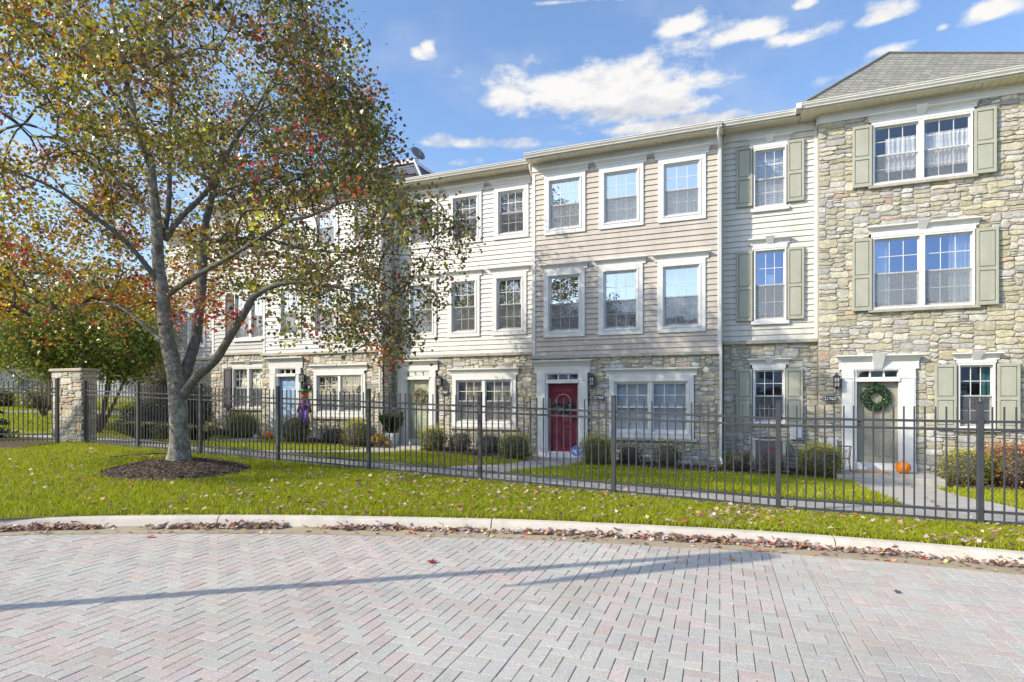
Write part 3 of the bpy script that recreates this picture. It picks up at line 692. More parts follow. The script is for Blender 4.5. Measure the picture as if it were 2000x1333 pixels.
mb.box(L1(6.36), L1(6.78), .0, ys, jz-.159, jz-.145); mb.build('soffit', 'soffit', h1)
mb = MB(); mb.box(L1(6.35), L1(6.69), ys-.04, ys, jz-.395, jz-.167); mb.box(L1(6.735), L1(6.78), .0, ys-.041, jz-.395, jz-.167); mb.build('frieze_board', 'white', h1, bevel=.003)
eave(h1, L1(6.78), L1(12.2), Zb(7.43), y=0, over=.45, ends=(.42,0))
shell(h1, L1(4.43), L1(12.2), 1.9, 10, 0, Zb(7.3), 'vinyl_cream')
# hipped roof
mb = MB(); e0x, e0y, ez = L1(6.36), -.5, Zb(7.42); ax, ay, az = L1(8.62), 1.80, Zb(9.42)
rx_, ry_ = ax+6.5*.924, ay+6.5*.383
mb.add([(e0x,e0y,ez),(L1(16),e0y,ez),(rx_,ry_,az),(ax,ay,az)], [(0,1,2),(0,2,3)]); mb.add([(e0x,e0y,ez),(ax,ay,az),(e0x,e0y+4.6,ez)], [(0,1,2)])
mb.add([(ax,ay,az),(rx_,ry_,az),(L1(16),8,ez),(e0x,e0y+4.6,ez)], [(0,1,2),(0,2,3)])
mb.quad((L1(4.35),ys-.5,ez-.004),(L1(6.6),ys-.5,ez-.004),(L1(6.6),5,ez+1.35),(L1(4.35),5,ez+1.35))
mb.build('roof', 'shingle', h1)
mb = MB(); mb.tube([(e0x,e0y,ez+.01),(ax,ay,az+.015),(rx_,ry_,az+.015)], .035, 6); mb.build('ridge_cap', 'shingle_flat', h1)
plaque(h1, L1(7.035), Zb(.0), '21762'); lantern(h1, L1(7.17), Zb(.42), y=0)
mb = MB(); mb.box(L1(6.12), L1(6.44), ys-.14, ys-.04, Zb(-1.08), Zb(-.72)); mb.box(L1(6.24), L1(6.40), ys-.20, ys-.141, Zb(-1.03), Zb(-.72)); mb.build('utility_box', 'box_grey', h1, bevel=.008, label='pale grey utility box on the stone under the siding bay')
mb = MB(); mb.box(L1(6.96), L1(7.19), -.15, -.04, Zb(-1.34), Zb(-1.02)); mb.build('utility_box', 'box_grey', h1, bevel=.008, label='small blue grey utility box beside the front door')

# ---- generic plain house with three bays
def plain_house(u0, u1, v, base, dz, label, wins3, wins2, big, dr, sur, colour, doorcol, number, ledge_z, eave_z, seed, backs, plate, lamp, ret=None, low=(-1.10,.63), z3=(4.87,6.63), z2=(1.82,3.80), blind1='blind', refl=('glass_up','glass_lo'), scr='screen_light', refl2=None):
    h = house_root('townhouse', u0, v, base, label)
    X = lambda u: u-u0
    Z = lambda z: z-base
    holes_up = []
    for i, (a, c) in enumerate(wins3):
        window(h, X(a), X(c), Z(z3[0]), Z(z3[1]), trim=.145, crown_h=.22, back=backs[0][i], up=refl[0], lo=refl[1], screen=scr, seed=seed+i); holes_up.append(hole(X(a), X(c), Z(z3[0]), Z(z3[1])))
    for i, (a, c) in enumerate(wins2):
        window(h, X(a), X(c), Z(z2[0]), Z(z2[1]), trim=.145, crown_h=.20, back=backs[1][i], up=(refl2 or refl)[0], lo=(refl2 or refl)[1], screen=scr, seed=seed+5+i); holes_up.append(hole(X(a), X(c), Z(z2[0]), Z(z2[1])))
    siding(h, X(u0), X(u1), Z(ledge_z), Z(eave_z-.2), holes_up, colour)
    corner_board(h, X(u0), X(u0)+.10, 0, Z(ledge_z), Z(eave_z-.47)); corner_board(h, X(u1)-.10, X(u1), 0, Z(ledge_z), Z(eave_z-.47))
    yy = -.06
    window(h, X(big[0]), X(big[1]), Z(low[0]), Z(low[1]), y=yy, trim=.14, n=2, crown_h=.22, back=blind1, sill='stone', up='glass_clear', lo='glass_clear', screen='screen' if blind1 != 'blind' else None, seed=seed+20)
    sh = [hole(X(big[0]), X(big[1]), Z(low[0]), Z(low[1]), -.01), (X(big[0])-.02, X(big[1])+.02, Z(low[1]-.02), Z(low[1]+.18)), (X(sur[0])+.01, X(sur[1])-.01, 0, Z(sur[3]-.1))]
    door(h, X(dr[0]), X(dr[1]), Z(dr[2]), Z(dr[3]), X(sur[0])+.05, X(sur[1])-.05, Z(sur[3]), doorcol, y=yy, base=Z(sur[2]), handle_side=1)
    stone_wall(h, X(u0), X(u1), 0, Z(ledge_z)-.05, sh, seed+31, y=yy)
    ledge(h, X(u0)-.02, X(u1)+.03, Z(ledge_z), y=yy+.02)
    plaque(h, X(plate[0]), Z(plate[1]), number, y=yy); lantern(h, X(lamp[0]), Z(lamp[1]), y=yy)
    eave(h, X(u0), X(u1), Z(eave_z), ends=(.06,.04)); gable_roof(h, X(u0)-.05, X(u1)+.05, Z(eave_z))
    shell(h, X(u0), X(u1), 1.9, 10, 0, Z(eave_z-.1), colour)
    if ret:   # exposed right-hand return
        TR = lambda a, c, d: (X(u1)-c, a, d)
        siding(h, 0, ret, Z(ledge_z), Z(eave_z-.2), [], colour, T=TR, name='siding_return')
        stone_wall(h, -.06, ret, 0, Z(ledge_z)-.05, [], seed+77, y=-.04, T=TR, name='stone_return')
        ledge(h, -.08, ret, Z(ledge_z), y=-.03, T=TR)
        mb = MB()
        mb.box(X(u1)-.02, X(u1)+.30, -.45, ret, Z(eave_z)-.16, Z(eave_z)-.14); mb.build('soffit_return', 'soffit', h)
    mb = MB(); mb.quad((X(u0)+.001,yy,0),(X(u0)+.001,1.9,0),(X(u0)+.001,1.9,Z(eave_z-.1)),(X(u0)+.001,0,Z(eave_z-.1))); mb.quad((X(u1)-.001,yy+.03,0),(X(u1)-.001,1.9,0),(X(u1)-.001,1.9,Z(eave_z-.1)),(X(u1)-.001,.02,Z(eave_z-.1))); mb.build('side_wall', colour, h)
    return h, X, Z
sh3 = ['sheer','sheer','sheer']
h2, X2, Z2 = plain_house(-.97, 4.44, 0, -1.95, 0, 'tan sided townhouse with a crimson front door, left of the stone fronted house',
    [(-.58,.69),(1.09,2.37),(2.77,4.04)], [(-.60,.67),(1.07,2.35),(2.75,4.03)], (1.40,3.73), (-.46,.48,-1.57,.45), (-.84,.83,-1.73,1.13), 'vinyl_tan', 'door_red', '21764', 1.26, 7.21, 100,
    (sh3, ['dark','dark','halfblind']), (1.11,.03), (.93,.50), refl2=('glass_up','glass_mid'), scr='screen_light')
downspout(h2, [(X2(4.40),-.5,Z2(7.1)),(X2(4.38),-.40,Z2(6.95)),(X2(4.40),-.08,Z2(6.7)),(X2(4.40),-.08,Z2(1.5)),(X2(4.42),-.16,Z2(1.2)),(X2(4.42),-.16,Z2(-1.55)),(X2(4.46),-.3,Z2(-1.75))])
mb = MB(); mb.box(X2(.90), X2(1.10), -.20,-.09, Z2(-1.32), Z2(-1.12)); mb.build('utility_box', 'box_grey', h2, bevel=.006)
h3, X3, Z3 = plain_house(-6.33, -1.0, .7, -1.9, .2, 'white sided townhouse with a pale green front door, left of the tan one',
    [(-5.80,-4.63),(-4.18,-2.98),(-2.54,-1.35)], [(-5.82,-4.65),(-4.23,-3.05),(-2.60,-1.42)], (-4.03,-1.75), (-5.80,-4.91,-1.38,.64), (-6.20,-4.59,-1.56,1.30), 'vinyl_white', 'door_sage', '21766', 1.45, 7.34, 200,
    (['halfblind']*3, ['blind_tan']*3), (-4.33,.21), (-4.46,.56), low=(-.92,.76), z3=(5.10,6.78), z2=(2.03,4.01), blind1='blind_tan', refl=('glass_clear','glass_dim'), refl2=('glass_dim','glass_dim'), scr='screen')
downspout(h3, [(X3(-1.13),-.5,Z3(7.2)),(X3(-1.15),-.42,Z3(7.05)),(X3(-1.15),-.08,Z3(6.8)),(X3(-1.15),-.08,Z3(1.5)),(X3(-1.15),-.16,Z3(1.3)),(X3(-1.15),-.16,Z3(-1.6))])
h4, X4, Z4 = plain_house(-11.72, -6.39, .15, -1.75, .3, 'pale grey sided townhouse with a light blue front door, behind the maple',
    [(-10.97,-9.88),(-9.36,-8.27),(-7.72,-6.63)], [(-10.99,-9.90),(-9.42,-8.33),(-7.86,-6.77)], (-9.30,-7.08), (-10.95,-10.11,-1.30,.80), (-11.35,-9.80,-1.45,1.50), 'vinyl_pale', 'door_blue', '21768', 1.65, 7.48, 300,
    (['curtain_grey']*3, ['curtain_grey']*3), (-9.58,.40), (-9.72,.72), ret=.55, low=(-.64,.97), z3=(5.24,6.90), z2=(2.17,4.15), blind1='curtain_grey', refl=('glass_mid','glass_lo'), scr='screen_light')
downspout(h4, [(X4(-6.46),-.5,Z4(7.34)),(X4(-6.5),-.42,Z4(7.2)),(X4(-6.46),-.09,Z4(7)),(X4(-6.46),-.09,Z4(1.8)),(X4(-6.45),-.17,Z4(1.5)),(X4(-6.45),-.17,Z4(-1.45))])
# rooftop dormer with its dish, standing on the pale grey house's roof
mb = MB(); dx0, dx1, dz0, dz1 = X4(-9.2), X4(-6.45), Z4(7.9), Z4(8.72)
mb.add([(dx0,2.0,dz0),(dx1+.42,2.0,dz0),(dx1,2.0,dz1),(dx0,2.0,dz1),(dx0,5.0,dz0),(dx1+.42,5.0,dz0),(dx1,5.0,dz1),(dx0,5.0,dz1)], [(0,1,2,3),(1,5,6,2),(4,7,6,5),(0,3,7,4),(3,2,6,7)])
for i in range(9): mb.box(dx0, dx1+.36-.036*i, 1.975, 1.999, dz0+.085*i, dz0+.085*i+.07)
dm = mb.build('roof_dormer', 'navy_siding', h4)
mb = MB(); mb.box(dx0-.1, dx1+.03, 1.93, 5.05, dz1+.002, dz1+.13); mb.tube([(dx1+.03,1.95,dz1+.1),(dx1+.46,1.95,dz0)], .045, 4); mb.build('fascia', 'white', dm)
mb = MB(); c0 = Vector((dx1-.05,2.3,dz1+.42)); ax = Vector((.82,-.35,.45)).normalized(); a1 = ax.cross(Vector((0,0,1))).normalized(); a2 = ax.cross(a1)
vs = []; fs = []
for i in range(5):
    rr_ = .30*i/4
    for j in range(18): t = 2*math.pi*j/18; vs.append(tuple(c0+(a1*math.cos(t)+a2*math.sin(t))*rr_+ax*(rr_*rr_*.8)))
fs = [(i*18+j, i*18+(j+1) % 18, (i+1)*18+(j+1) % 18, (i+1)*18+j) for i in range(4) for j in range(18)]
mb.add(vs, fs); mb.tube([tuple(c0), tuple(c0-Vector((0,0,.32)))], .022, 6); mb.tube([tuple(c0-a2*.0+Vector((0,0,-.25))), tuple(c0+ax*.33)], .012, 5)
mb.build('satellite_dish', 'dish', dm, smooth=True)

# ---- grey sided house at the left of the row
b5 = -1.7
h5 = house_root('townhouse', -14.7, .5, b5, 'grey sided townhouse with paired windows and dark shutters at the left of the row')
X5 = lambda u: u+14.7
Z5 = lambda z: z-b5
hh5 = []
for (z0, z1, bk, sd) in ((5.36,6.85,'curtain_grey',401),(2.30,4.05,'curtain_grey',402)):
    window(h5, X5(-13.5), X5(-11.86), Z5(z0), Z5(z1), n=2, crown_h=.16, head=.1, key=(.07,.12), back=bk, sill='wood', up='glass_mid', lo='glass_lo', screen='screen_light', seed=sd)
    hh5.append(hole(X5(-13.5), X5(-11.86), Z5(z0), Z5(z1), -.01)); shutter(h5, X5(-13.93), X5(-13.53), Z5(z0), Z5(z1), y=-.02, material='shutter_dark')
siding(h5, 0, X5(-11.73), Z5(1.76), Z5(7.4), hh5, 'vinyl_grey')
window(h5, X5(-13.52), X5(-11.9), Z5(-.37), Z5(1.18), y=-.06, n=2, crown_h=.16, head=.1, key=(.07,.12), back='blind', sill='stone', up='glass_lo', lo='glass_lo', screen='screen', seed=404)
shutter(h5, X5(-13.95), X5(-13.55), Z5(-.37), Z5(1.18), y=-.08, material='shutter_dark')
stone_wall(h5, 0, X5(-11.73), 0, Z5(1.70), [hole(X5(-13.52), X5(-11.9), Z5(-.37), Z5(1.18), -.01), (X5(-13.52), X5(-11.9), Z5(1.1), Z5(1.4))], 405, y=-.06)
ledge(h5, 0, X5(-11.75), Z5(1.76), y=-.04); corner_board(h5, 0, .1, 0, Z5(1.76), Z5(7.1)); corner_board(h5, X5(-11.84), X5(-11.735), 0, Z5(1.76), Z5(7.1))
eave(h5, 0, X5(-11.75), Z5(7.6), ends=(.3,0)); gable_roof(h5, -.3, X5(-11.8), Z5(7.6)); shell(h5, 0, X5(-11.75), 1.9, 10, 0, Z5(7.4), 'vinyl_grey')
mb = MB(); mb.quad((.001,0,0),(.001,1.9,0),(.001,1.9,Z5(7.4)),(.001,0,Z5(7.4))); mb.build('side_wall', 'vinyl_grey', h5)
# ---- recessed end house
b6 = -1.6
h6 = house_root('townhouse', -20, 2.6, b6, 'recessed dark end townhouse half hidden behind the maple trunk')
X6 = lambda u: u+20
Z6 = lambda z: z-b6
hh6 = []
for (z0, z1) in ((5.3,6.9),(2.3,4.0)):
    for a in (-16.6, -18.6): window(h6, X6(a), X6(a+1.1), Z6(z0), Z6(z1), trim=.12, crown_h=.18, back='dark', up='glass_mid', lo='glass_lo', seed=int(a)+60); hh6.append(hole(X6(a), X6(a+1.1), Z6(z0), Z6(z1)))
siding(h6, 0, X6(-14.7), Z6(1.8), Z6(7.4), hh6, 'vinyl_grey'); stone_wall(h6, 0, X6(-14.7), 0, Z6(1.74), [], 500); ledge(h6, 0, X6(-14.72), Z6(1.8))
eave(h6, 0, X6(-14.75), Z6(7.6), ends=(.3,0)); gable_roof(h6, -.3, X6(-14.75), Z6(7.6)); shell(h6, 0, X6(-14.75), 0, 10, 0, Z6(7.4), 'vinyl_grey')

# ================================================================== GROUND
def strip_grid(name, us, rows, fn, material):
    """rows: list of functions u -> v ; fn(u,v)->z"""
    V = []; nR = len(rows)
    uu = np.asarray(us)
    for rfn in rows:
        vv = rfn(uu); zz = fn(uu, vv)
        V.append(np.stack([OX+uu*UX+vv*VX, OY+uu*UY+vv*VY, zz+EYE], 1))
    V = np.concatenate(V); n = len(uu)
    F = np.array([(i*n+j, i*n+j+1, (i+1)*n+j+1, (i+1)*n+j) for i in range(nR-1) for j in range(n-1)])
    return bulk(name, V, F, None, material, smooth=True)
us = np.concatenate([np.linspace(-400,-60,12)[:-1], np.linspace(-60,-22,30)[:-1], np.linspace(-22,14,145)[:-1], np.linspace(14,60,24)[:-1], np.linspace(60,400,12)])
fr = np.concatenate([np.linspace(0,1,12)])
rows = [lambda u, t=t: (VC(u)+CURB_W-.03)*(1-t)+(-7.9)*t for t in fr]
rows += [lambda u, t=t: np.full_like(u, t) for t in np.concatenate([np.linspace(-7.5,1,35), [3,6,10,16,24,36,60,120,400]])]
lawn = tag(strip_grid('lawn', us, rows, GZ, 'soil_grass'), kind='structure')
rows = [lambda u, t=t: VC(u)*(1-t)+(-90)*t for t in np.concatenate([[0],np.linspace(.004,.16,30),[.4,.7,1.0]])]
rows[0] = lambda u: VC(u)+.30
road = tag(strip_grid('road', us, rows, lambda u, v: Zr(u)-.014, 'sand'), kind='structure')

# pavers -------------------------------------------------------------
th = math.radians(19); PX, PY = math.sin(th), math.cos(th); QX, QY = math.cos(th), -math.sin(th)
unit = .105
bricks = []   # (q0,q1,p0,p1,belt)
belts = [(-1.575,-1.26),(.50,.815)]
zones = [(-20,-1.575),(-1.26,.50),(.815,12)]
ni = range(-115, 150)
for i in ni:
    for j in range(-20, 110):
        k = (i-j) % 4
        if k == 0: r4 = (i, i+2, j, j+1)
        elif k == 2: r4 = (i, i+1, j-1, j+1)
        else: continue
        q0, q1, p0, p1 = [c*unit for c in r4]; q0, q1 = -q1, -q0
        for za, zb in zones:
            a, c = max(q0, za), min(q1, zb)
            if c-a > .025: bricks.append((a, c, p0, p1, 0))
for ba, bb in belts:
    for j in range(-10, 55):
        p = j*2*unit; s = (j % 2 == 0)
        xa = ba if s else ba+unit
        bricks.append((xa, xa+2*unit, p, p+unit, 1)); bricks.append((xa, xa+2*unit, p+unit, p+2*unit, 1))
        xv = ba+2*unit if s else ba
        bricks.append((xv, xv+unit, p, p+2*unit, 1))
Bk = np.array(bricks); cq, cp = (Bk[:,0]+Bk[:,1])/2, (Bk[:,2]+Bk[:,3])/2
cX, cY = cq*QX+cp*PX, cq*QY+cp*PY
cu, cv = UV(cX, cY)
keep = (cY > .3) & (cY < 9) & (np.abs(cX) < 10.5) & (cv < VC(cu)+.10)
Bk, cX, cY = Bk[keep], cX[keep], cY[keep]
nb = len(Bk)
g = .0020; ins = .0032
def corners(inset):
    q0, q1, p0, p1 = Bk[:,0]+inset, Bk[:,1]-inset, Bk[:,2]+inset, Bk[:,3]-inset
    return [(q0,p0),(q1,p0),(q1,p1),(q0,p1)]
dz = RNG.normal(0,.0011,nb); tq = RNG.normal(0,.004,nb); tp = RNG.normal(0,.004,nb)
VV = []
for inset, h_ in ((g,-.016),(g+.0005,-.0035),(g+ins,0)):
    for q, p in corners(inset):
        X, Y = q*QX+p*PX, q*QY+p*PY; u_, v_ = UV(X, Y)
        z = Zr(u_)+h_+dz+(q-(Bk[:,0]+Bk[:,1])/2)*tq+(p-(Bk[:,2]+Bk[:,3])/2)*tp
        VV.append(np.stack([X, Y, z+EYE], 1))
V = np.stack(VV, 1).reshape(-1, 3)
fq = []
for r_ in (0, 4):
    for k in range(4): fq.append((r_+k, r_+(k+1) % 4, r_+4+(k+1) % 4, r_+4+k))
fq.append((8,9,10,11))
F = (np.arange(nb)[:,None,None]*12+np.array(fq)[None]).reshape(-1,4)
pn = np.array([mnoise.noise((x*.9, y*.9, 3.1)) for x, y in zip(cX, cY)])
pink = (RNG.random(nb) < np.clip(.42+pn*.9, .06, .9)) & (Bk[:,4] < .5)
grey = np.array([.505,.48,.43]); pk = np.array([.525,.455,.405])
Cb = np.where(pink[:,None], pk, grey)*(1+RNG.normal(0,.04,(nb,1)))*(1+RNG.normal(0,.015,(nb,3)))
Cf = np.repeat(Cb, 9, 0)
pav = bulk('road_pavers', V, F, Cf, 'paver'); tag(pav, kind='structure')

# kerb and gutter ----------------------------------------------------
def sweep(name, prof, ua, ub, material, joints, step=.12):
    """prof (d,z): d metres from the gutter's road edge towards the lawn, z above the road"""
    mb = MB()
    cuts = [ua]+[j for j in joints if ua < j < ub]+[ub]
    for a, c in zip(cuts, cuts[1:]):
        a2, c2 = a+.006, c-.006
        n = max(2, int((c2-a2)/step)); uu = np.linspace(a2, c2, n); vs = []
        for u in uu:
            vcu = float(VC(u)); sl = float(VC(u+.05)-VC(u-.05))/.1; nl = math.hypot(1, sl); nu, nv = -sl/nl, 1/nl
            for d, z in prof: vs.append(W(u+nu*d, vcu+nv*d, float(Zr(u))+z))
        k = len(prof); mb.add(vs, [(i*k+j, (i+1)*k+j, (i+1)*k+j+1, i*k+j+1) for i in range(n-1) for j in range(k-1)]+[tuple(range(k)), tuple(range((n-1)*k, n*k))[::-1]])
    return tag(mb.build(name, material, None), kind='structure')
joints = [-5.7,-3.55,-.55,2.5,6.25,9.3,12.4]
sweep('gutter_pan', [(0,-.06),(0,.006),(.12,.003),(.30,-.004),(.415,.004),(.415,-.06)], -4.5, 20, 'gutter_pan', joints)
sweep('kerb', [(.405,-.06),(.405,.006),(.42,.018),(.445,.055),(.465,.082),(.49,.10),(.52,.109),(.60,.112),(.63,.109),(.635,-.06)], -4.5, 20, 'kerb', joints)

# paths ----------------------------------------------------------------
def sheet(name, poly_uv_rows, material, up=.012, thick=.08, fn=None):
    """rows of (u,v) points, all the same length"""
    mb = MB(); k = len(poly_uv_rows[0]); vs = []
    for row in poly_uv_rows:
        for (u, v) in row: vs.append(W(u, v, (fn(u, v) if fn else gz(u, v))+up))
    n = len(poly_uv_rows); fs = [(i*k+j, (i+1)*k+j, (i+1)*k+j+1, i*k+j+1) for i in range(n-1) for j in range(k-1)]
    o = len(vs)
    border = [(0,j) for j in range(k)]+[(i,k-1) for i in range(1,n)]+[(n-1,j) for j in range(k-2,-1,-1)]+[(i,0) for i in range(n-2,0,-1)]
    idx = [i*k+j for i, j in border]; low = []
    for q in idx: x, y, z = vs[q]; low.append((x, y, z-thick))
    m = len(idx); vs += low; fs += [(idx[i], idx[(i+1) % m], o+(i+1) % m, o+i) for i in range(m)]
    mb.add(vs, fs); return tag(mb.build(name, material, None), kind='structure')
WALK0 = lambda u: VF(u)+.06
WALK1 = lambda u: VF(u)+1.12
useg = np.arange(-14, 12.1, 1.22)
for k, (a, c) in enumerate(zip(useg, useg[1:])):
    sheet('walkway', [[(u, WALK0(u)+(WALK1(u)-WALK0(u))*t) for t in (0,.5,1)] for u in np.linspace(a+.006, c-.006, 5)], 'concrete')
BRANCH = [(7.38,8.92,-1.35),(-.62,.80,-.35),(-6.05,-4.75,-.65),(-11.3,-9.95,-1.1)]
for (ua, ub, ve) in BRANCH:
    vs_ = np.linspace(WALK1(ua)+.012, ve, 5)
    for a, c in zip(vs_, vs_[1:]):
        sheet('front_path', [[(u, v) for v in np.linspace(a+.006, c-.006, 4)] for u in np.linspace(ua, ub, 3)], 'concrete', up=.010)
def stoop(ua, ub, va, vb, z):
    mb = MB(); r_ = empty('front_stoop', W(ua, va, 0), -ANG); bpy.data.objects.remove(r_)
    lo = min(gz(ua, va), gz(ub, va))-.15
    mb.add([W(u, v, zz) for zz in (lo, z) for (u, v) in ((ua,va),(ub,va),(ub,vb),(ua,vb))], [(0,3,2,1),(4,5,6,7),(0,1,5,4),(1,2,6,5),(2,3,7,6),(3,0,4,7)])
    return tag(mb.build('front_stoop', 'concrete', None, bevel=.012), kind='structure')
stoop(7.05,9.15,-1.32,.165,-1.775); stoop(-6.25,-4.45,-.62,.64,-1.56); stoop(-11.55,-9.6,-1.06,.085,-1.455); stoop(-.9,.9,-.33,-.065,-1.73)

# mulch beds ------------------------------------------------------------
def bed(ua, ub, v0, v1, seed, depth=1.35):
    rows_ = []
    for u in np.linspace(ua, ub, max(4, int((ub-ua)/.2))):
        t = (u-ua)/(ub-ua); f = depth*(.75+.25*math.sin(math.pi*t))+.06*math.sin(u*3.1+seed)
        rows_.append([(u, v1-f*s) for s in (1, .97, .8, .6, .4, .2, 0)])
    prof = {0: -.01}
    mb_fn = lambda u, v: gz(u, v)+.028*math.sin(math.pi*min(1, max(0, (v1-v)/depth)))
    return sheet('mulch_bed', rows_, 'mulch', up=.012, thick=.05, fn=mb_fn)
bed(4.5,7.0,0,.5,1,1.75); bed(9.2,12.5,0,.2,2,1.5); bed(1.05,4.44,0,-.08,3,1.5); bed(-4.4,-1.02,0,.62,4,1.65); bed(-9.5,-6.45,0,.07,5,1.5); bed(-14.7,-11.7,0,.4,6,1.7); bed(-2.0,-.95,0,.0,8,1.75)
# mulch bed at the foot of the left fence
mb = MB(); vs = []; n1 = 22
for i in range(n1):
    X = -17+i*(6.0/(n1-1)); 
    for j in range(6):
        Y = 14.9-.32*j*(1+.12*math.sin(X*2.3)); u_, v_ = UV(X, Y); vs.append((X, Y, gz(u_, v_)+EYE+(.04 if 0 < j < 5 else -.01)))
mb.add(vs, [(i*6+j, (i+1)*6+j, (i+1)*6+j+1, i*6+j+1) for i in range(n1-1) for j in range(5)]); tag(mb.build('mulch_bed', 'mulch', None, smooth=True), kind='structure')
# mound round the maple
TX, TY = -5.98, 10.85
MR = 1.22
def mound_z(X, Y):
    r2 = ((X-TX)/1.0)**2+((Y-TY)/1.0)**2; r = math.sqrt(r2)/MR
    return .21*(max(0, 1-r**1.7))+.012*mnoise.noise((X*6, Y*6, 1.5))
mb = MB(); vs = []
for i in range(15):
    for j in range(56):
        t = 2*math.pi*j/56; rr_ = MR*(i/14)*(1+.07*math.sin(3*t+1)+.04*math.sin(7*t)); X, Y = TX+rr_*math.cos(t), TY+rr_*math.sin(t)
        u_, v_ = UV(X, Y); vs.append((X, Y, gz(u_, v_)+EYE+mound_z(X, Y)-(.02 if i == 14 else -.012)))
mb.add(vs, [(i*56+j, i*56+(j+1) % 56, (i+1)*56+(j+1) % 56, (i+1)*56+j) for i in range(14) for j in range(56)]); tag(mb.build('mulch_mound', 'mulch', None, smooth=True), kind='structure')
def chips(name, pts, size, pal):
    n = len(pts); a = RNG.uniform(0, 2*math.pi, n); l = RNG.uniform(.5,1.6,n)*size; w = RNG.uniform(.25,.6,n)*size
    t1 = RNG.normal(0,.35,n); dx, dy = np.cos(a), np.sin(a); ex, ey = -dy, dx
    P = np.asarray(pts); v = []
    for s1, s2 in ((-1,-1),(1,-1),(1,1),(-1,1)):
        v.append(np.stack([P[:,0]+s1*l*dx+s2*w*ex, P[:,1]+s1*l*dy+s2*w*ey, P[:,2]+s1*l*t1+s2*w*RNG.normal(0,.4,n)], 1))
    V = np.stack(v, 1).reshape(-1,3); F = np.arange(4*n).reshape(-1,4)
    pal = np.array(pal); C = pal[RNG.integers(0, len(pal), n)]*RNG.uniform(.6,1.35,(n,1))
    return bulk(name, V, F, C, 'mulch_chip')
pts = []
for _ in range(5200):
    t = RNG.uniform(0, 2*math.pi); r_ = MR*math.sqrt(RNG.uniform(0,1.0)); X, Y = TX+r_*math.cos(t), TY+r_*math.sin(t); u_, v_ = UV(X, Y)
    pts.append((X, Y, gz(u_, v_)+EYE+mound_z(X, Y)+.018))
tag(chips('mulch_chips', pts, .016, [(.16,.12,.09),(.11,.08,.06),(.24,.19,.15),(.09,.07,.055)]), 'loose dark bark chips heaped round the foot of the maple', 'mulch', kind='stuff')
pts = []
for (ua, ub, v1, dd) in ((4.5,7.0,.5,1.75),(9.2,12.2,.2,1.5),(1.05,4.4,-.08,1.5),(-4.4,-1,.62,1.65),(-9.5,-6.5,.07,1.5),(-14.7,-11.7,.4,1.7)):
    for _ in range(int((ub-ua)*dd*260)):
        u_, v_ = RNG.uniform(ua, ub), v1-dd*RNG.uniform(0,.93); x, y = XY(u_, v_); pts.append((x, y, gz(u_, v_)+EYE+.05))
tag(chips('mulch_chips', pts, .028, [(.12,.09,.07),(.08,.06,.045),(.17,.13,.10),(.20,.12,.09)]), 'bark chips spread over the planting beds along the house fronts', 'mulch', kind='stuff')

# grass -----------------------------------------------------------------
def blades(name, U, Vv, hgt, wid, label, seed, dull=0):
    rg = np.random.default_rng(seed); n = len(U)
    z = GZ(U, Vv)+EYE; X = OX+U*UX+Vv*VX; Y = OY+U*UY+Vv*VY
    pat = np.array([mnoise.noise((x*.7, y*.7, 0)) for x, y in zip(X[::8], Y[::8])]); pat = np.repeat(pat, 8)[:n]
    pat2 = np.array([mnoise.noise((x*2.6, y*2.6, 5)) for x, y in zip(X[::8], Y[::8])]); pat2 = np.repeat(pat2, 8)[:n]
    a = rg.uniform(0, 2*math.pi, n); h = hgt*rg.uniform(.55,1.25,n)*(1+.35*pat2); w = wid*rg.uniform(.7,1.3,n)
    la = rg.uniform(0, 2*math.pi, n); ln = h*np.abs(rg.normal(.35,.3,n))
    dx, dy = np.cos(a)*w, np.sin(a)*w
    mx, my = np.cos(la)*ln*.3, np.sin(la)*ln*.3
    P = [np.stack([X-dx, Y-dy, z-.004], 1), np.stack([X+dx, Y+dy, z-.004], 1),
         np.stack([X+dx*.7+mx, Y+dy*.7+my, z+h*.55], 1), np.stack([X+np.cos(la)*ln, Y+np.sin(la)*ln, z+h], 1), np.stack([X-dx*.7+mx, Y-dy*.7+my, z+h*.55], 1)]
    V = np.stack(P, 1).reshape(-1,3)
    F = np.arange(5*n).reshape(-1,5)
    c1 = np.array([.42,.48,.016]); c2 = np.array([.56,.57,.03]); c3 = np.array([.20,.27,.015]); c4 = np.array([.46,.40,.18])
    t = np.clip(.5+1.1*pat+.7*pat2+rg.normal(0,.28,n), 0, 1)[:,None]
    C = c3*(1-t)+c2*t; C = C*.6+c1*.4
    dead = (rg.random(n) < .08+.35*np.clip(-pat2-.1, 0, 1)+dull)[:,None]; C = np.where(dead, c4, C)*rg.uniform(.75,1.25,(n,1))
    return tag(bulk(name, V, F, C, 'grass'), label, 'grass', kind='stuff')
def clump_uv(n, ua, ub, lo, hi, seed):
    rg = np.random.default_rng(seed); U = rg.uniform(ua, ub, n); t = rg.uniform(0,1,n)
    L_, H_ = lo(U), hi(U); return U, L_+(H_-L_)*t
U, Vv = clump_uv(330000, -12.5, 10.5, lambda u: np.maximum(VC(u), -16.5)+CURB_W-.01, lambda u: VF(u)+.05, 5)
Xg, Yg = OX+U*UX+Vv*VX, OY+U*UY+Vv*VY
k = (((Xg-TX)**2+(Yg-TY)**2) > (MR*.97)**2) & (Yg > 4.5) & (Xg/Yg > -1.0) & (Xg/Yg < 1.0) & ~((Yg > 13.1+.25*np.sin(Xg)) & (Xg < -11))
keepd = RNG.random(len(U)) < np.clip(1.35-.055*Yg, .35, 1)
U, Vv = U[k & keepd], Vv[k & keepd]
blades('verge_grass', U, Vv, .062, .0052, 'bright green mown grass on the verge between kerb and black fence', 1)
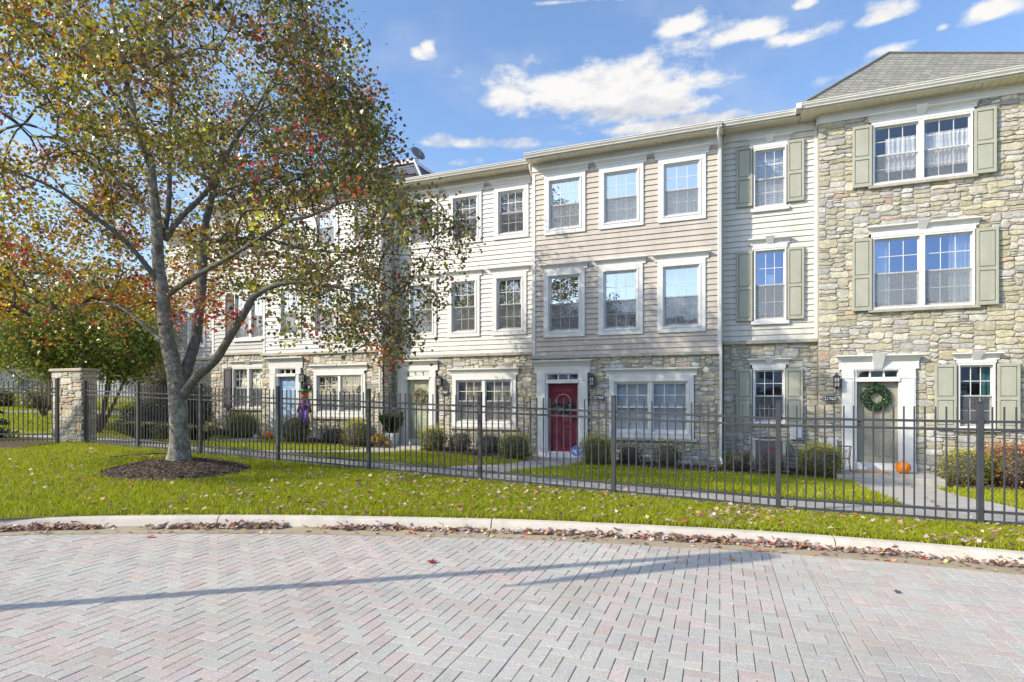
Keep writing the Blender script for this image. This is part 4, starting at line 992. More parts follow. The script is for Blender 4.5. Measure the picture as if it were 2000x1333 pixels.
U, Vv = clump_uv(150000, -15.5, 12, lambda u: VF(u)+1.13, lambda u: np.full_like(u, -1.0), 6)
k = np.ones(len(U), bool)
for (ua, ub, ve) in BRANCH: k &= ~((U > ua-.02) & (U < ub+.02))
edge = -1.35+.2*np.sin(U*1.3); k &= Vv < edge
U, Vv = U[k], Vv[k]
blades('front_lawn_grass', U, Vv, .075, .0075, 'mown grass of the small front lawns between walkway and planting beds', 2)
Xr, Yr = RNG.uniform(-40,-13,60000), RNG.uniform(15.2,34,60000)
k = (Xr/Yr < -.55) & (Xr/Yr > -1.0)
U, Vv = UV(Xr[k], Yr[k])
blades('far_lawn_grass', U, Vv, .10, .018, 'sunlit grass beyond the fence at the far left', 3)

# fallen leaves ---------------------------------------------------------
LEAF2D = np.array([(0,-.5),(.16,-.22),(.5,-.12),(.28,.08),(.30,.30),(0,.55),(-.30,.30),(-.28,.08),(-.5,-.12),(-.16,-.22)])
def leaf_litter(P, size, pal, wts, seed, flat=.5, name='fallen_leaves'):
    rg = np.random.default_rng(seed); n = len(P); P = np.asarray(P)
    a = rg.uniform(0, 2*math.pi, n); s = size*rg.uniform(.6,1.35,n)
    nx, ny = rg.normal(0, flat, n), rg.normal(0, flat, n); nz = np.ones(n); nrm = np.stack([nx,ny,nz],1); nrm /= np.linalg.norm(nrm,axis=1)[:,None]
    t = np.stack([np.cos(a), np.sin(a), np.zeros(n)],1); t -= nrm*(t*nrm).sum(1)[:,None]; t /= np.linalg.norm(t,axis=1)[:,None]; bt = np.cross(nrm, t)
    cur = rg.uniform(-.1,.75,n)
    pts = []
    for (x, y) in LEAF2D: pts.append(P+(t*x+bt*y+nrm*(cur*(x*x+.6*y*y))[:,None])*s[:,None])
    V = np.stack(pts,1).reshape(-1,3); F = np.arange(10*n).reshape(-1,10)
    # two halves folded on the midrib
    o = np.arange(n)[:,None]*10
    F = np.concatenate([o+np.array([[0,1,2,3,4,5]]), o+np.array([[0,5,6,7,8,9]])],1).reshape(-1,6)
    pal = np.array(pal); w = np.array(wts, float); C = pal[rg.choice(len(pal), n, p=w/w.sum())]*rg.uniform(.7,1.3,(n,1))
    return bulk(name, V, F, np.repeat(C,2,0), 'dead_leaf')
LP = [(.27,.16,.16),(.45,.30,.29),(.58,.45,.43),(.42,.21,.12),(.56,.31,.16),(.48,.09,.07),(.56,.46,.18),(.38,.28,.19),(.66,.57,.50)]
LWt = [18,18,17,11,10,5,8,15,13]
P = []
xs = RNG.uniform(-7.5, 8.0, 40000)
for X in xs:
    dens = .20
    for c, wd, am in ((-5.6,.75,1.0),(-4.0,.55,.85),(-3.3,.5,.9),(-1.9,.6,.8),(-.9,.7,.6),(.6,.9,.75),(2.0,.8,1.0),(3.0,.7,1.0),(4.0,.8,.95),(5.1,.6,.75),(6.3,.8,.6)):
        dens = max(dens, am*math.exp(-((X-c)/wd)**2))
    if -5.0 < X < -4.55 or -2.9 < X < -2.45: dens *= .15
    if RNG.random() > dens*(.13 if X < 3.2 else .08): continue
    u0 = UV(X, 7.0)[0]; 
    for _ in range(3):
        yv = XY(u0, float(VC(u0))); u0 += (X-yv[0])/UX*.9
    d = .40+RNG.normal(0,.035)-abs(RNG.normal(0,.045))
    if d > .46: d = .43
    hgt = .01+RNG.uniform(0,.055)*dens*max(0, 1-abs(d-.38)/.10)
    if d > .42: hgt += (d-.42)*1.6
    P.append(W(u0, float(VC(u0))+d, float(Zr(u0))+hgt))
for _ in range(160):
    X = RNG.uniform(-6,7); u0 = UV(X, 6.9)[0]; d = abs(RNG.normal(0,.12)) ; P.append(W(u0, float(VC(u0))+d*.8+.01, float(Zr(u0))+.012))
tag(leaf_litter(P, .056, LP, LWt, 9, .5), 'drift of dry red and brown leaves lying in the gutter along the kerb', 'leaves', kind='stuff')
P = []
while len(P) < 3000:
    u0 = RNG.uniform(-9, 9.5); lo, hi = max(float(VC(u0)), -16)+CURB_W, float(VF(u0)); v0 = lo+(hi-lo)*RNG.uniform(0,1); x, y = XY(u0, v0)
    dn = .35+.65*float(smoothstep(-.05,.45,mnoise.noise((x*.9, y*.9, 9))))
    dn *= (.40 if u0 < -2 else 1.0)
    if RNG.random() < dn and math.hypot(x-TX, y-TY) > 1.2: P.append((x, y, gz(u0, v0)+EYE+RNG.uniform(.025,.065)))
tag(leaf_litter(P, .062, LP, LWt, 10, .5), 'scattered dry maple leaves lying in the verge grass', 'leaves', kind='stuff')
P = []
for _ in range(420):
    u0 = RNG.uniform(-12, 10); v0 = RNG.uniform(VF(u0)+.1, -.6); P.append(W(u0, v0, gz(u0, v0)+RNG.uniform(.03,.07)))
tag(leaf_litter(P, .07, LP, LWt, 11, .5), 'few dry leaves on walkway and lawns behind the black fence', 'leaves', kind='stuff')
for (X, Y, pal, lab) in ((-4.05,6.78,(.45,.03,.03),'single red leaf on the pavers beside the left part of the gutter'),(-.79,5.96,(.42,.03,.05),'single crimson leaf on the pavers near the middle of the road'),(2.27,6.22,(.48,.24,.08),'single tan leaf on the pavers below the widest shadow'),(3.37,5.28,(.10,.20,.03),'single green leaf on the grey paver band at the right')):
    u_, v_ = UV(X, Y); o = leaf_litter([(X, Y, float(Zr(u_))+EYE+.012)], .11, [pal], [1], int(abs(X)*50), .12, name='fallen_leaf'); tag(o, lab, 'leaf', 'single leaves on the road')

# ================================================================== FENCES
def picket_panel(parent, A, B, zA, zB, n, H=1.524):
    """panel between world points A, B (x,y) ; ground heights zA, zB"""
    dx, dy = B[0]-A[0], B[1]-A[1]; L_ = math.hypot(dx, dy); dx, dy = dx/L_, dy/L_; nx, ny = -dy, dx
    def slab(mb, s0, s1, w, z0a, z1a, z0b, z1b):
        vs = []
        for s, zl, zh in ((s0, z0a, z1a), (s1, z0b, z1b)):
            for sg in (-1, 1):
                for z in (zl, zh): vs.append((A[0]+dx*s+nx*sg*w, A[1]+dy*s+ny*sg*w, z))
        mb.add(vs, [(0,1,3,2),(4,6,7,5),(0,4,5,1),(2,3,7,6),(1,5,7,3),(0,2,6,4)])
    zg = lambda s: zA+(zB-zA)*s/L_
    r = MB()
    for (lo, hi) in ((H-.235,H-.203),(H-.335,H-.303),(.175,.207),(.055,.087)): slab(r, .0, L_, .015, zA+lo, zA+hi, zB+lo, zB+hi)
    p = r
    for k in range(n):
        s = L_*(k+.75)/(n+.5); z = zg(s); slab(p, s-.0095, s+.0095, .0095, z+.015, z+H-.035, z+.015, z+H-.035)
    return p.build('fence_panel', 'fence', parent, bevel=.003)
def fence_post(parent, X, Y, z, rz, H=1.54, w=.034):
    mb = MB(); c, s = math.cos(rz), math.sin(rz); mb.T = lambda a, b_, d: (X+a*c-b_*s, Y+a*s+b_*c, z+d)
    mb.box(-w, w, -w, w, -.1, H); mb.box(-w-.006, w+.006, -w-.006, w+.006, H+.0005, H+.016)
    return mb.build('fence_post', 'fence', parent, bevel=.004)
fence = empty('iron_fence', (0,0,0), 0, 'long black picket fence running along the verge in front of the townhouses', 'fence')
fu = [-10.08,-8.06,-5.96,-3.69,-1.41,.95,3.30,5.65,7.94,10.3,12.6]
for k, u in enumerate(fu):
    X, Y = XY(u, VF(u)); fence_post(fence, X, Y, float(Ff(u))+EYE, -ANG)
    if k+1 < len(fu):
        u2 = fu[k+1]; picket_panel(fence, XY(u+.034, VF(u)), XY(u2-.034, VF(u2)), float(Ff(u))+EYE, float(Ff(u2))+EYE, 19 if k else 17)
fence2 = empty('iron_fence', (0,0,0), 0, 'black picket fence left of the stone pier, in front of the far lawn', 'fence')
gl = gz(*UV(-11.05, 14.72))+EYE+.04
px_ = [-11.08,-13.45,-15.85,-18.2]
for k, X in enumerate(px_):
    fence_post(fence2, X, 14.72, gl, 0)
    if k+1 < len(px_): picket_panel(fence2, (X-.034,14.72), (px_[k+1]+.034,14.72), gl, gl, 19)
# pier
zp = gz(-10.45,-6.9)-.1
pier = empty('stone_pier', W(-11.28,-7.36,zp), -ANG, 'square stone pier with a flat cap joining the two black fences', 'pier')
hp = 1.88
pw = 1.17; pd = .36
for T, wd_, nm in ((ID,pw,'stone_face'),(lambda a, b_, c: (pw-b_, a, c),pd,'stone_face'),(lambda a, b_, c: (b_, pd-a, c),pd,'stone_face'),(lambda a, b_, c: (pw-a, pd-b_, c),pw,'stone_face')):
    stone_wall(pier, 0, wd_, 0, hp, [], random.randint(0,9999), T=T, name=nm, big=2.5)
mb = MB(); mb.box(-.055, pw+.055, -.055, pd+.055, hp+.002, hp+.075); mb.build('cap_stone', 'stone_trim', pier, bevel=.012)

# ================================================================== TREES
def leaf_cloud(name, P, size, C, parent, seed, droop=.5, material='leaf', shape='oval', scatter=None):
    """one folded leaf of two faces at every point of P"""
    rg = np.random.default_rng(seed); n = len(P)
    s = size*rg.uniform(.65,1.3,n)
    t = rg.normal(0,1,(n,3)); t[:,2] = t[:,2]*.6-droop; t /= np.linalg.norm(t,axis=1)[:,None]
    up = rg.normal(0,.75,(n,3)); up[:,2] += .55
    bt = np.cross(t, up); bt /= np.linalg.norm(bt,axis=1)[:,None]+1e-9; nr = np.cross(bt, t)
    fold = rg.uniform(.05,.4,n)
    sh = {'oval': [(0,0),(.30,.30),(.22,.72),(0,1),(-.22,.72),(-.30,.30)], 'maple': [(0,0),(.46,.22),(.30,.62),(0,1),(-.30,.62),(-.46,.22)]}[shape]
    pts = []
    for (x, y) in sh: pts.append(P+(bt*x+t*y+nr*(fold*abs(x))[:,None])*s[:,None])
    V = np.stack(pts,1).reshape(-1,3); o = np.arange(n)[:,None]*6
    F = np.concatenate([o+np.array([[0,1,2,3]]), o+np.array([[0,3,4,5]])],1).reshape(-1,4)
    return bulk(name, V, F, np.repeat(C,2,0), material, parent)

LIMBS = {
'L1':[(0.00,0.00,0.00,0.215),(0.00,0.00,0.23,0.172),(0.00,0.00,0.60,0.155),(-0.02,0.00,1.15,0.150),(-0.07,0.00,1.61,0.144),(-0.18,0.00,2.07,0.130),(-0.25,0.00,2.44,0.117),(-0.29,0.00,3.08,0.107),(-0.34,-0.05,3.53,0.099),(-0.34,-0.10,4.16,0.095),(-0.37,-0.15,4.78,0.080),(-0.43,-0.20,5.48,0.065),(-0.62,-0.30,6.16,0.050),(-0.79,-0.40,7.08,0.035),(-0.84,-0.60,7.93,0.022),(-0.86,-0.70,8.55,0.012)],
'L2':[(-0.03,0.0,1.12,0.110),(0.0,0.05,1.36,0.115),(0.10,0.20,1.90,0.098),(0.14,0.35,2.38,0.086),(0.12,0.50,2.88,0.080),(0.06,0.70,3.50,0.085),(-0.01,0.90,4.34,0.075),(0.01,1.10,5.00,0.065),(0.06,1.40,5.82,0.050),(0.34,1.70,6.68,0.040),(0.75,2.00,7.68,0.028),(1.08,2.30,8.73,0.016),(1.34,2.50,9.63,0.008)],
'L3':[(-0.03,0.0,0.98,0.10),(0.12,-0.03,1.26,0.088),(0.38,-0.10,1.54,0.077),(0.75,-0.20,1.83,0.075),(1.08,-0.30,2.27,0.066),(1.37,-0.40,2.66,0.065),(1.59,-0.50,2.92,0.055),(2.16,-0.60,3.11,0.035),(2.88,-0.70,3.04,0.022),(3.77,-0.80,2.83,0.012),(4.55,-0.90,2.53,0.006)],
'L1a':[(-0.29,0.00,3.13,0.060),(-0.40,-0.10,3.34,0.050),(-0.55,-0.30,3.65,0.045),(-0.82,-0.50,4.00,0.040),(-1.19,-0.90,4.36,0.030),(-1.42,-1.20,4.55,0.022),(-1.70,-1.60,4.64,0.013),(-2.12,-2.00,4.75,0.006)],
'L1b':[(-0.25,0.00,4.00,0.060),(-0.11,0.20,4.43,0.055),(0.12,0.40,4.82,0.050),(0.26,0.60,5.18,0.045),(0.40,0.90,5.83,0.035),(0.50,1.20,6.41,0.028),(0.81,1.50,7.01,0.018),(1.26,1.80,7.47,0.008)],
'L1c':[(-0.27,0.00,4.09,0.050),(-0.35,0.30,4.74,0.045),(-0.62,0.80,5.89,0.040),(-0.93,1.40,7.38,0.028),(-1.18,1.90,8.93,0.018),(-1.38,2.30,10.51,0.008)],
'L1d':[(-0.39,-0.20,5.21,0.050),(-0.49,-0.50,5.80,0.040),(-0.60,-0.70,6.14,0.034),(-0.78,-1.00,6.49,0.025),(-1.05,-1.20,6.67,0.015),(-1.47,-1.50,6.70,0.007)],
'L1e':[(-0.20,0.00,1.98,0.060),(-0.46,0.20,2.23,0.050),(-0.84,0.40,2.49,0.040),(-1.18,0.60,2.70,0.035),(-1.57,0.80,2.91,0.030),(-2.15,1.00,3.04,0.022),(-3.01,1.20,2.91,0.012),(-3.99,1.40,2.79,0.006)],
'L1f':[(-0.23,0.00,2.99,0.055),(0.06,-0.10,3.14,0.050),(0.48,-0.30,3.30,0.045),(0.98,-0.50,3.48,0.040),(1.51,-0.70,3.69,0.035),(2.31,-1.00,4.03,0.030),(2.71,-1.20,4.05,0.025),(3.42,-1.40,4.24,0.015),(4.10,-1.60,4.21,0.007)],
'L2b':[(-0.08,1.00,4.16,0.045),(0.26,1.20,4.32,0.040),(0.92,1.60,4.44,0.032),(1.62,2.00,4.31,0.024),(2.64,2.30,4.32,0.015),(3.70,2.60,4.34,0.009),(4.70,2.90,4.29,0.005)],
'L2c':[(0.01,1.20,5.18,0.035),(0.18,1.60,5.48,0.030),(0.67,2.20,5.90,0.022),(1.39,2.70,6.20,0.016),(2.41,3.20,6.45,0.008)],
'L1g':[(-0.43,0.00,4.46,0.050),(-1.03,0.40,4.82,0.040),(-1.99,0.90,5.63,0.030),(-3.05,1.40,6.34,0.020),(-4.20,1.80,6.94,0.012),(-5.63,2.20,7.56,0.006)],
}
def spline(pts, sub):
    pts = np.array(pts, float); out = []
    P = np.concatenate([[2*pts[0]-pts[1]], pts, [2*pts[-1]-pts[-2]]])
    for i in range(1, len(P)-2):
        for k in range(sub):
            t = k/sub; a, b_, c, d = P[i-1], P[i], P[i+1], P[i+2]
            out.append(.5*((2*b_)+(-a+c)*t+(2*a-5*b_+4*c-d)*t*t+(-a+3*b_-3*c+d)*t**3))
    out.append(pts[-1]); return np.array(out)
def grow(limbs, clusters, rng, step=.32, twig=.0045):
    """connect cluster points to the limb skeleton, nearest first; returns twig segments"""
    nodes = []; par = []; own = []
    for k, pts in limbs.items():
        s = spline(pts, 4)
        for i in range(len(s)):
            if s[i,2] > 1.8 and i >= len(s)*.18: nodes.append(s[i,:3]); own.append(s[i,3])
    base = len(nodes); par = [-1]*base
    nodes = list(nodes); A = np.array(nodes)
    d0 = np.array([np.min(np.linalg.norm(A-c,axis=1)) for c in clusters]); order = np.argsort(d0)
    buf = np.zeros((base+len(clusters)*14,3)); buf[:base] = A; n = base
    pen = np.zeros(len(buf)); tips = {}
    for ci in order:
        c = clusters[ci]
        d = np.linalg.norm(buf[:n]-c,axis=1)+.25*pen[:n]
        j = int(np.argmin(d)); a = buf[j].copy(); dist = np.linalg.norm(c-a); m = max(1, int(round(dist/step)))
        wob = rng.normal(0,.05*min(1,dist),3); prev = j
        for q in range(1, m+1):
            t = q/m; p = a+(c-a)*t+wob*math.sin(math.pi*t)+np.array([0,0,.10*dist*math.sin(math.pi*t)])+(rng.normal(0,.02,3) if q < m else 0)
            if n >= len(buf): break
            buf[n] = p; par.append(prev); pen[n] = pen[prev]+dist/m; prev = n; n += 1
        tips[ci] = prev
    cnt = np.zeros(n)
    for ci, t in tips.items(): cnt[t] += 1
    for i in range(n-1, base-1, -1): cnt[par[i]] += cnt[i]
    rad = twig*np.sqrt(np.maximum(cnt,1))
    mb = MB()
    for i in range(base, n):
        p = par[i]; r1 = min(rad[i],.03); r0 = min(rad[p] if p >= base else max(rad[i]*1.15, twig), .032)
        if r0 > r1*1.5: r0 = r1*1.5
        mb.tube([tuple(buf[p]), tuple(buf[i])], [r0, r1], 4, cap=False)
    return mb, buf[:n], par, base
def maple(loc, label):
    root = empty('maple_tree', loc, 0, label, 'tree')
    rng = np.random.default_rng(21)
    tr = MB(); s = spline(LIMBS['L1'], 5)
    def limbtube(mb, s, n):
        rr = [max(.004, q[3])*(1+.05*math.sin(i*1.7)) for i, q in enumerate(s)]
        mb.tube([tuple(q[:3]) for q in s], rr, n)
    # flared, fluted trunk
    k = 18; vs = []
    top = [q for q in s]
    for i, q in enumerate(top):
        for j in range(k):
            t = 2*math.pi*j/k; z = q[2]
            fl = 1+.22*max(0, 1-z/.35)*(.5+.5*math.cos(5*t+.7))+.05*math.sin(3*t+z*2)*max(0,1-z/3)+.05*mnoise.noise((math.cos(t)*2, math.sin(t)*2, z*2.5))
            vs.append((q[0]+math.cos(t)*q[3]*fl, q[1]+math.sin(t)*q[3]*fl, z-.12 if i == 0 else z))
    tr.add(vs, [(i*k+j, i*k+(j+1) % k, (i+1)*k+(j+1) % k, (i+1)*k+j) for i in range(len(top)-1) for j in range(k)])
    trunk = tr.build('trunk', 'bark', root, smooth=True)
    for nm in LIMBS:
        if nm == 'L1': continue
        lb = MB(); limbtube(lb, spline(LIMBS[nm], 5), 10 if nm in ('L2','L3') else 7); lb.build('limb', 'bark_dark' if nm != 'L1e' else 'bark', trunk, smooth=True)
    # crown envelope
    zk = [1.75,2.0,2.4,2.8,3.7,4.4,5.3,6.1,7.2,8.1,9.2,10.2,11.0]; rk = [3.6,4.35,4.6,4.8,5.2,4.8,4.2,3.85,3.2,3.05,2.5,1.8,.5]
    cl = []
    D0 = loc[1]
    tries = 0
    while len(cl) < 1520 and tries < 200000:
        tries += 1
        z = rng.uniform(1.75, 11.6); x = rng.uniform(-6.8,5.4); y = rng.uniform(-3.9,6.3)
        D = D0+y; ze = (z-1.16)*D0/D+1.16            # the crown narrows towards its far side
        wob = 1+.10*mnoise.noise((math.atan2(y,x)*2, z*.8, 4))
        R = float(np.interp(ze if y > 0 else z, zk, rk))*wob
        xr = (TX+R)*D/D0-TX if y > 0 else R
        xr = min(xr, R+.6)
        if x > max(xr, -2.0): continue
        Rl = R*1.15+.6 if y < 2 else 6.0
        Rb = float(np.interp(z, [1.7,3,5,8,10,11.6], [3.5,5.6,6.3,6.3,5.0,2.0]))
        rx = x/(max(xr, .8) if x > 0 else Rl); ry = y/(Rb if y > 0 else R*.62)
        rr = math.hypot(rx, ry)
        if rr > 1: continue
        if rr < .28 and z < 5: continue
        low = 1.95+.9*(1-rr)+(.55 if -1.6 < x < 1.4 else 0)-.25*max(0, x-2.6)*.35
        if y > 2: low += .35*(y-2)
        if x < 0: low += .35
        if z < low: continue
        if y < .6 and abs(x+.1) < 2.4 and z < 5.2-.55*abs(x+.1) and rng.random() < .82: continue
        if x > .3 and z < 5 and rng.random() < .08: continue
        if rng.random() > .30+.70*rr**1.2: continue
        if mnoise.noise((x*.85, y*.85, z*.95)) < (-.02 if x > -1 else -.14): continue
        cl.append((x, y, z))
    k_ = 0
    while k_ < 75:
        p = np.array([.4,4.9,8.4])+rng.normal(0,1,3)*np.array([.9,.65,.9]); D = D0+p[1]; ze = (p[2]-1.16)*D0/D+1.16
        if p[0] < (TX+float(np.interp(ze, zk, rk)))*D/D0-TX and mnoise.noise((p[0]*.9,p[1]*.9,p[2]*.9)) > -.15: cl.append(tuple(p)); k_ += 1
    for _ in range(6): cl.append((rng.normal(.70,.25), rng.normal(-.3,.25), rng.normal(2.62,.15)))
    cl = np.array(cl)
    mb, buf, par, base = grow(LIMBS, cl, rng)
    mb.build('twigs', 'twig', root)
    # leaves round each cluster tip
    per = 58; n = len(cl)*per
    idx = np.repeat(np.arange(len(cl)), per)
    off = rng.normal(0,1,(n,3))*np.array([.21,.21,.14]); P = cl[idx]+off
    x, y, z = P.T
    left = smoothstep(1.8,-2.6, cl[:,0]+rng.normal(0,.7,len(cl))); lowf = smoothstep(6.2,3.6, cl[:,2])
    tip = smoothstep(.70,1.0, np.hypot(cl[:,0]/np.interp(cl[:,2],zk,rk), cl[:,1]/5))
    pal = np.array([(.075,.09,.02),(.15,.155,.025),(.26,.24,.03),(.62,.50,.03),(.64,.29,.03),(.54,.13,.04),(.52,.04,.05),(.13,.06,.05),(.17,.12,.05)])
    #               dark green   olive        olive-yel   yellow     orange      red-orange   red        maroon       brown olive
    wr = np.array([5.5,8,5.5,1.2,.6,.4,.3,2.6,5.5]); wl = np.array([2.4,5.5,6,5,3.4,1.0,.3,1.0,4]); wll = np.array([1.6,3.5,5,5,7,4.6,1.2,.9,3])
    wt = np.array([5,6,2,.5,.5,.8,.6,4.5,5])
    cc = np.zeros((len(cl), 9))
    for i in range(len(cl)):
        w = wr*(1-left[i])+(wl*(1-lowf[i])+wll*lowf[i])*left[i]
        w = w*(1-.6*tip[i]*(1-left[i]))+wt*.6*tip[i]*(1-left[i])
        if rng.random() < .035: w = np.array([.3,.5,.5,.5,3,6,6,2,1.]); w = w**1.6
        j = rng.choice(9, p=w/w.sum()); w = w/w.sum()*.42; w[j] += .58; cc[i] = w
    for i in range(len(cl)-6, len(cl)): cc[i] = np.array([.3,.8,.8,.5,3,6,6,2,1])/20.4
    cum = np.cumsum(cc,1)/cc.sum(1)[:,None]; u = rng.random(n); ch = (u[:,None] > cum[idx]).sum(1).clip(0,8)
    C = np.minimum(pal[ch]*1.38*rng.uniform(.55,1.4,(n,1)), .85)
    leaf_cloud('crown', P, .071, C, root, 33, .55, shape='maple')
    return root
zt = gz(*UV(TX, TY))+EYE+.15
maple1 = maple((TX, TY, zt), 'large maple in autumn leaf on a mulch mound at the left of the verge')

def bush_tree(name, loc, label, cat, stems, env, nclus, per, size, pal, wts, seed, trunk='trunk_brown', spread=.28, group=None, shape='oval'):
    """env: list of ellipsoids (cx,cy,cz,rx,ry,rz)"""
    rng = np.random.default_rng(seed); root = empty(name, loc, 0, label, cat, group)
    tb = MB()
    for s in stems.values():
        q = spline(s, 4); tb.tube([tuple(a[:3]) for a in q], [max(.004,a[3]) for a in q], 7)
    cl = []; vol = np.array([e[3]*e[4]*e[5] for e in env]); vol = vol/vol.sum()
    while len(cl) < nclus:
        e = env[rng.choice(len(env), p=vol)]; d = rng.normal(0,1,3); d /= np.linalg.norm(d); r = rng.uniform(.35,1)**.5
        p = np.array(e[:3])+d*np.array(e[3:])*r
        if mnoise.noise((p[0]*1.2+seed, p[1]*1.2, p[2]*1.3)) < -.03: continue
        cl.append(p)
    cl = np.array(cl); mb, *_ = grow(stems, cl, rng, step=.4, twig=.004); 
    tb.add(mb.v, mb.f); tb.build('trunk', trunk, root, smooth=True)
    idx = np.repeat(np.arange(nclus), per); n = len(idx); P = cl[idx]+rng.normal(0,spread,(n,3))*np.array([1,1,.75])
    pal = np.array(pal); w = np.array(wts,float); base = rng.choice(len(pal), nclus, p=w/w.sum()); ch = np.where(rng.random(n) < .55, base[idx], rng.choice(len(pal), n, p=w/w.sum()))
    C = np.minimum(pal[ch]*1.22*rng.uniform(.65,1.35,(n,1)), .8); leaf_cloud('crown', P, size, C, root, seed+1, .35, shape=shape)
    return root
def at(px, D): return ((px-1000)*D/1180, D)
def ground_at(X, Y): return gz(*UV(X, Y))+EYE
# multi-stemmed tree behind the pier
X, Y = -13.0, 19.0
st = {f's{i}': [(0,0,.0,.06),(dx*.35,dy*.35,.9,.05),(dx*.7,dy*.7,1.9,.035),(dx*1.15,dy*1.15,3.0,.02),(dx*1.5,dy*1.5,3.9,.008)] for i, (dx, dy) in enumerate(((-1.1,.2),(-.6,-.4),(.2,.4),(.75,-.2),(1.1,.3),(-1.7,-.2),(-.1,-.7)))}
GPAL = [(.12,.19,.03),(.18,.25,.035),(.27,.31,.04),(.40,.36,.05),(.08,.13,.03),(.45,.2,.05)]
bush_tree('crape_myrtle_tree', (X, Y, ground_at(X, Y)), 'green multi-stemmed tree with bare lower stems just behind the stone pier', 'tree', st, [(-.4,0,3.1,2.3,1.8,1.25),(-1.6,-.3,2.7,1.5,1.2,.85),(.9,0,2.6,1.0,.9,.85)], 480, 40, .11, GPAL, [5,6,5,3.5,5,1.6], 51)
X, Y = -18.2, 20.5
st = {'a': [(0,0,0,.11),(.05,0,1.2,.09),(.1,.1,2.6,.06),(0,.1,4,.02)], 'b': [(.05,0,1.2,.07),(.9,.1,2.3,.04),(1.7,.2,3,.015)], 'c': [(.05,0,1.2,.07),(-.8,.1,2.3,.04),(-1.6,.1,3.1,.015)]}
bush_tree('shade_tree', (X, Y, ground_at(X, Y)), 'yellow green tree at the far left edge behind the left fence', 'tree', st, [(.6,0,3.2,2.1,1.8,1.25),(2.2,0,2.9,1.4,1.2,.8)], 300, 40, .12, [(.20,.25,.04),(.33,.33,.045),(.48,.42,.06),(.12,.16,.03),(.52,.27,.06)], [6,6,4,4,1.5], 52)
X, Y = -24, 34
st = {'a': [(0,0,0,.16),(0,0,2,.12),(.1,0,5,.05)], 'b': [(0,0,2,.08),(1.2,.2,4,.03)], 'c': [(0,0,2,.08),(-1.2,.2,4,.03)]}
bush_tree('shade_tree', (X, Y, ground_at(X, Y)), 'distant dull green tree beyond the far lawn, left of the pier', 'tree', st, [(0,0,4.6,3.2,2.6,2.2),(2,0,3.4,2,1.6,1.2)], 260, 34, .2, [(.07,.10,.03),(.11,.13,.035),(.16,.15,.05)], [5,4,2], 53, spread=.4)
X, Y = -17.5, 33
bush_tree('shade_tree', (X, Y, ground_at(X, Y)), 'distant olive tree behind the multi-stemmed tree', 'tree', st, [(0,0,4.2,3.0,2.4,2.0)], 220, 34, .2, [(.08,.11,.03),(.13,.15,.035),(.18,.17,.05)], [5,4,2], 54, spread=.4)
X, Y = -20.6, 27
st = {'a': [(0,0,0,.15),(.05,0,2,.12),(.1,.1,4.5,.06),(0,.1,7,.02)], 'b': [(.05,0,2,.09),(1.3,.2,4.2,.05),(2.4,.2,5.6,.015)], 'c': [(.05,0,2,.09),(-1.3,.1,4.0,.05),(-2.6,.1,5.4,.015)]}
bush_tree('shade_tree', (X, Y, ground_at(X, Y)), 'tall orange and yellow tree behind the left fence, beyond the multi-stemmed tree', 'tree', st, [(0,0,5.0,3.4,2.4,2.4),(2.8,0,4.2,2.4,1.8,1.7),(-2.2,0,4.4,2.2,1.6,1.6)], 430, 40, .15, [(.18,.18,.03),(.34,.28,.035),(.46,.26,.04),(.40,.16,.04),(.12,.13,.03)], [6,5,4,2,5], 56, spread=.36)
# the bare grey shrub beyond the left fence
X, Y = -18.6, 24
st = {f's{i}': [(0,0,0,.05),(math.cos(i*1.05)*.35,math.sin(i*1.05)*.35,.7,.03),(math.cos(i*1.05)*.9,math.sin(i*1.05)*.9,1.5,.012),(math.cos(i*1.05)*1.3,math.sin(i*1.05)*1.3,1.9,.004)] for i in range(6)}
bush_tree('weeping_shrub', (X, Y, ground_at(X, Y)), 'nearly bare grey weeping shrub seen through the left fence', 'shrub', st, [(0,0,1.35,1.1,1.0,.7)], 160, 10, .05, [(.16,.16,.13),(.12,.11,.09),(.10,.12,.05)], [5,4,2], 55, spread=.14)
# small spruce at the left edge
X, Y = -13.55, 15.4
root = empty('spruce_tree', (X, Y, ground_at(X, Y)), 0, 'small dark spruce behind the left fence at the edge of the view', 'tree')
mb = MB(); mb.tube([(0,0,-.05),(0,0,1.6)], [.05,.01], 7); mb.build('trunk', 'trunk_brown', root)
rg = np.random.default_rng(61); n = 9000; zz = rg.uniform(.05,1.6,n); rr = (1.65-zz)*.55*(.75+.25*np.sin(zz*26))*rg.uniform(.3,1,n)**.5; aa = rg.uniform(0,2*math.pi,n)
P = np.stack([rr*np.cos(aa), rr*np.sin(aa), zz-.25*rr], 1); C = np.array([(.03,.05,.028)])*rg.uniform(.6,1.8,(n,1)); leaf_cloud('crown', P, .06, C, root, 62, .2)

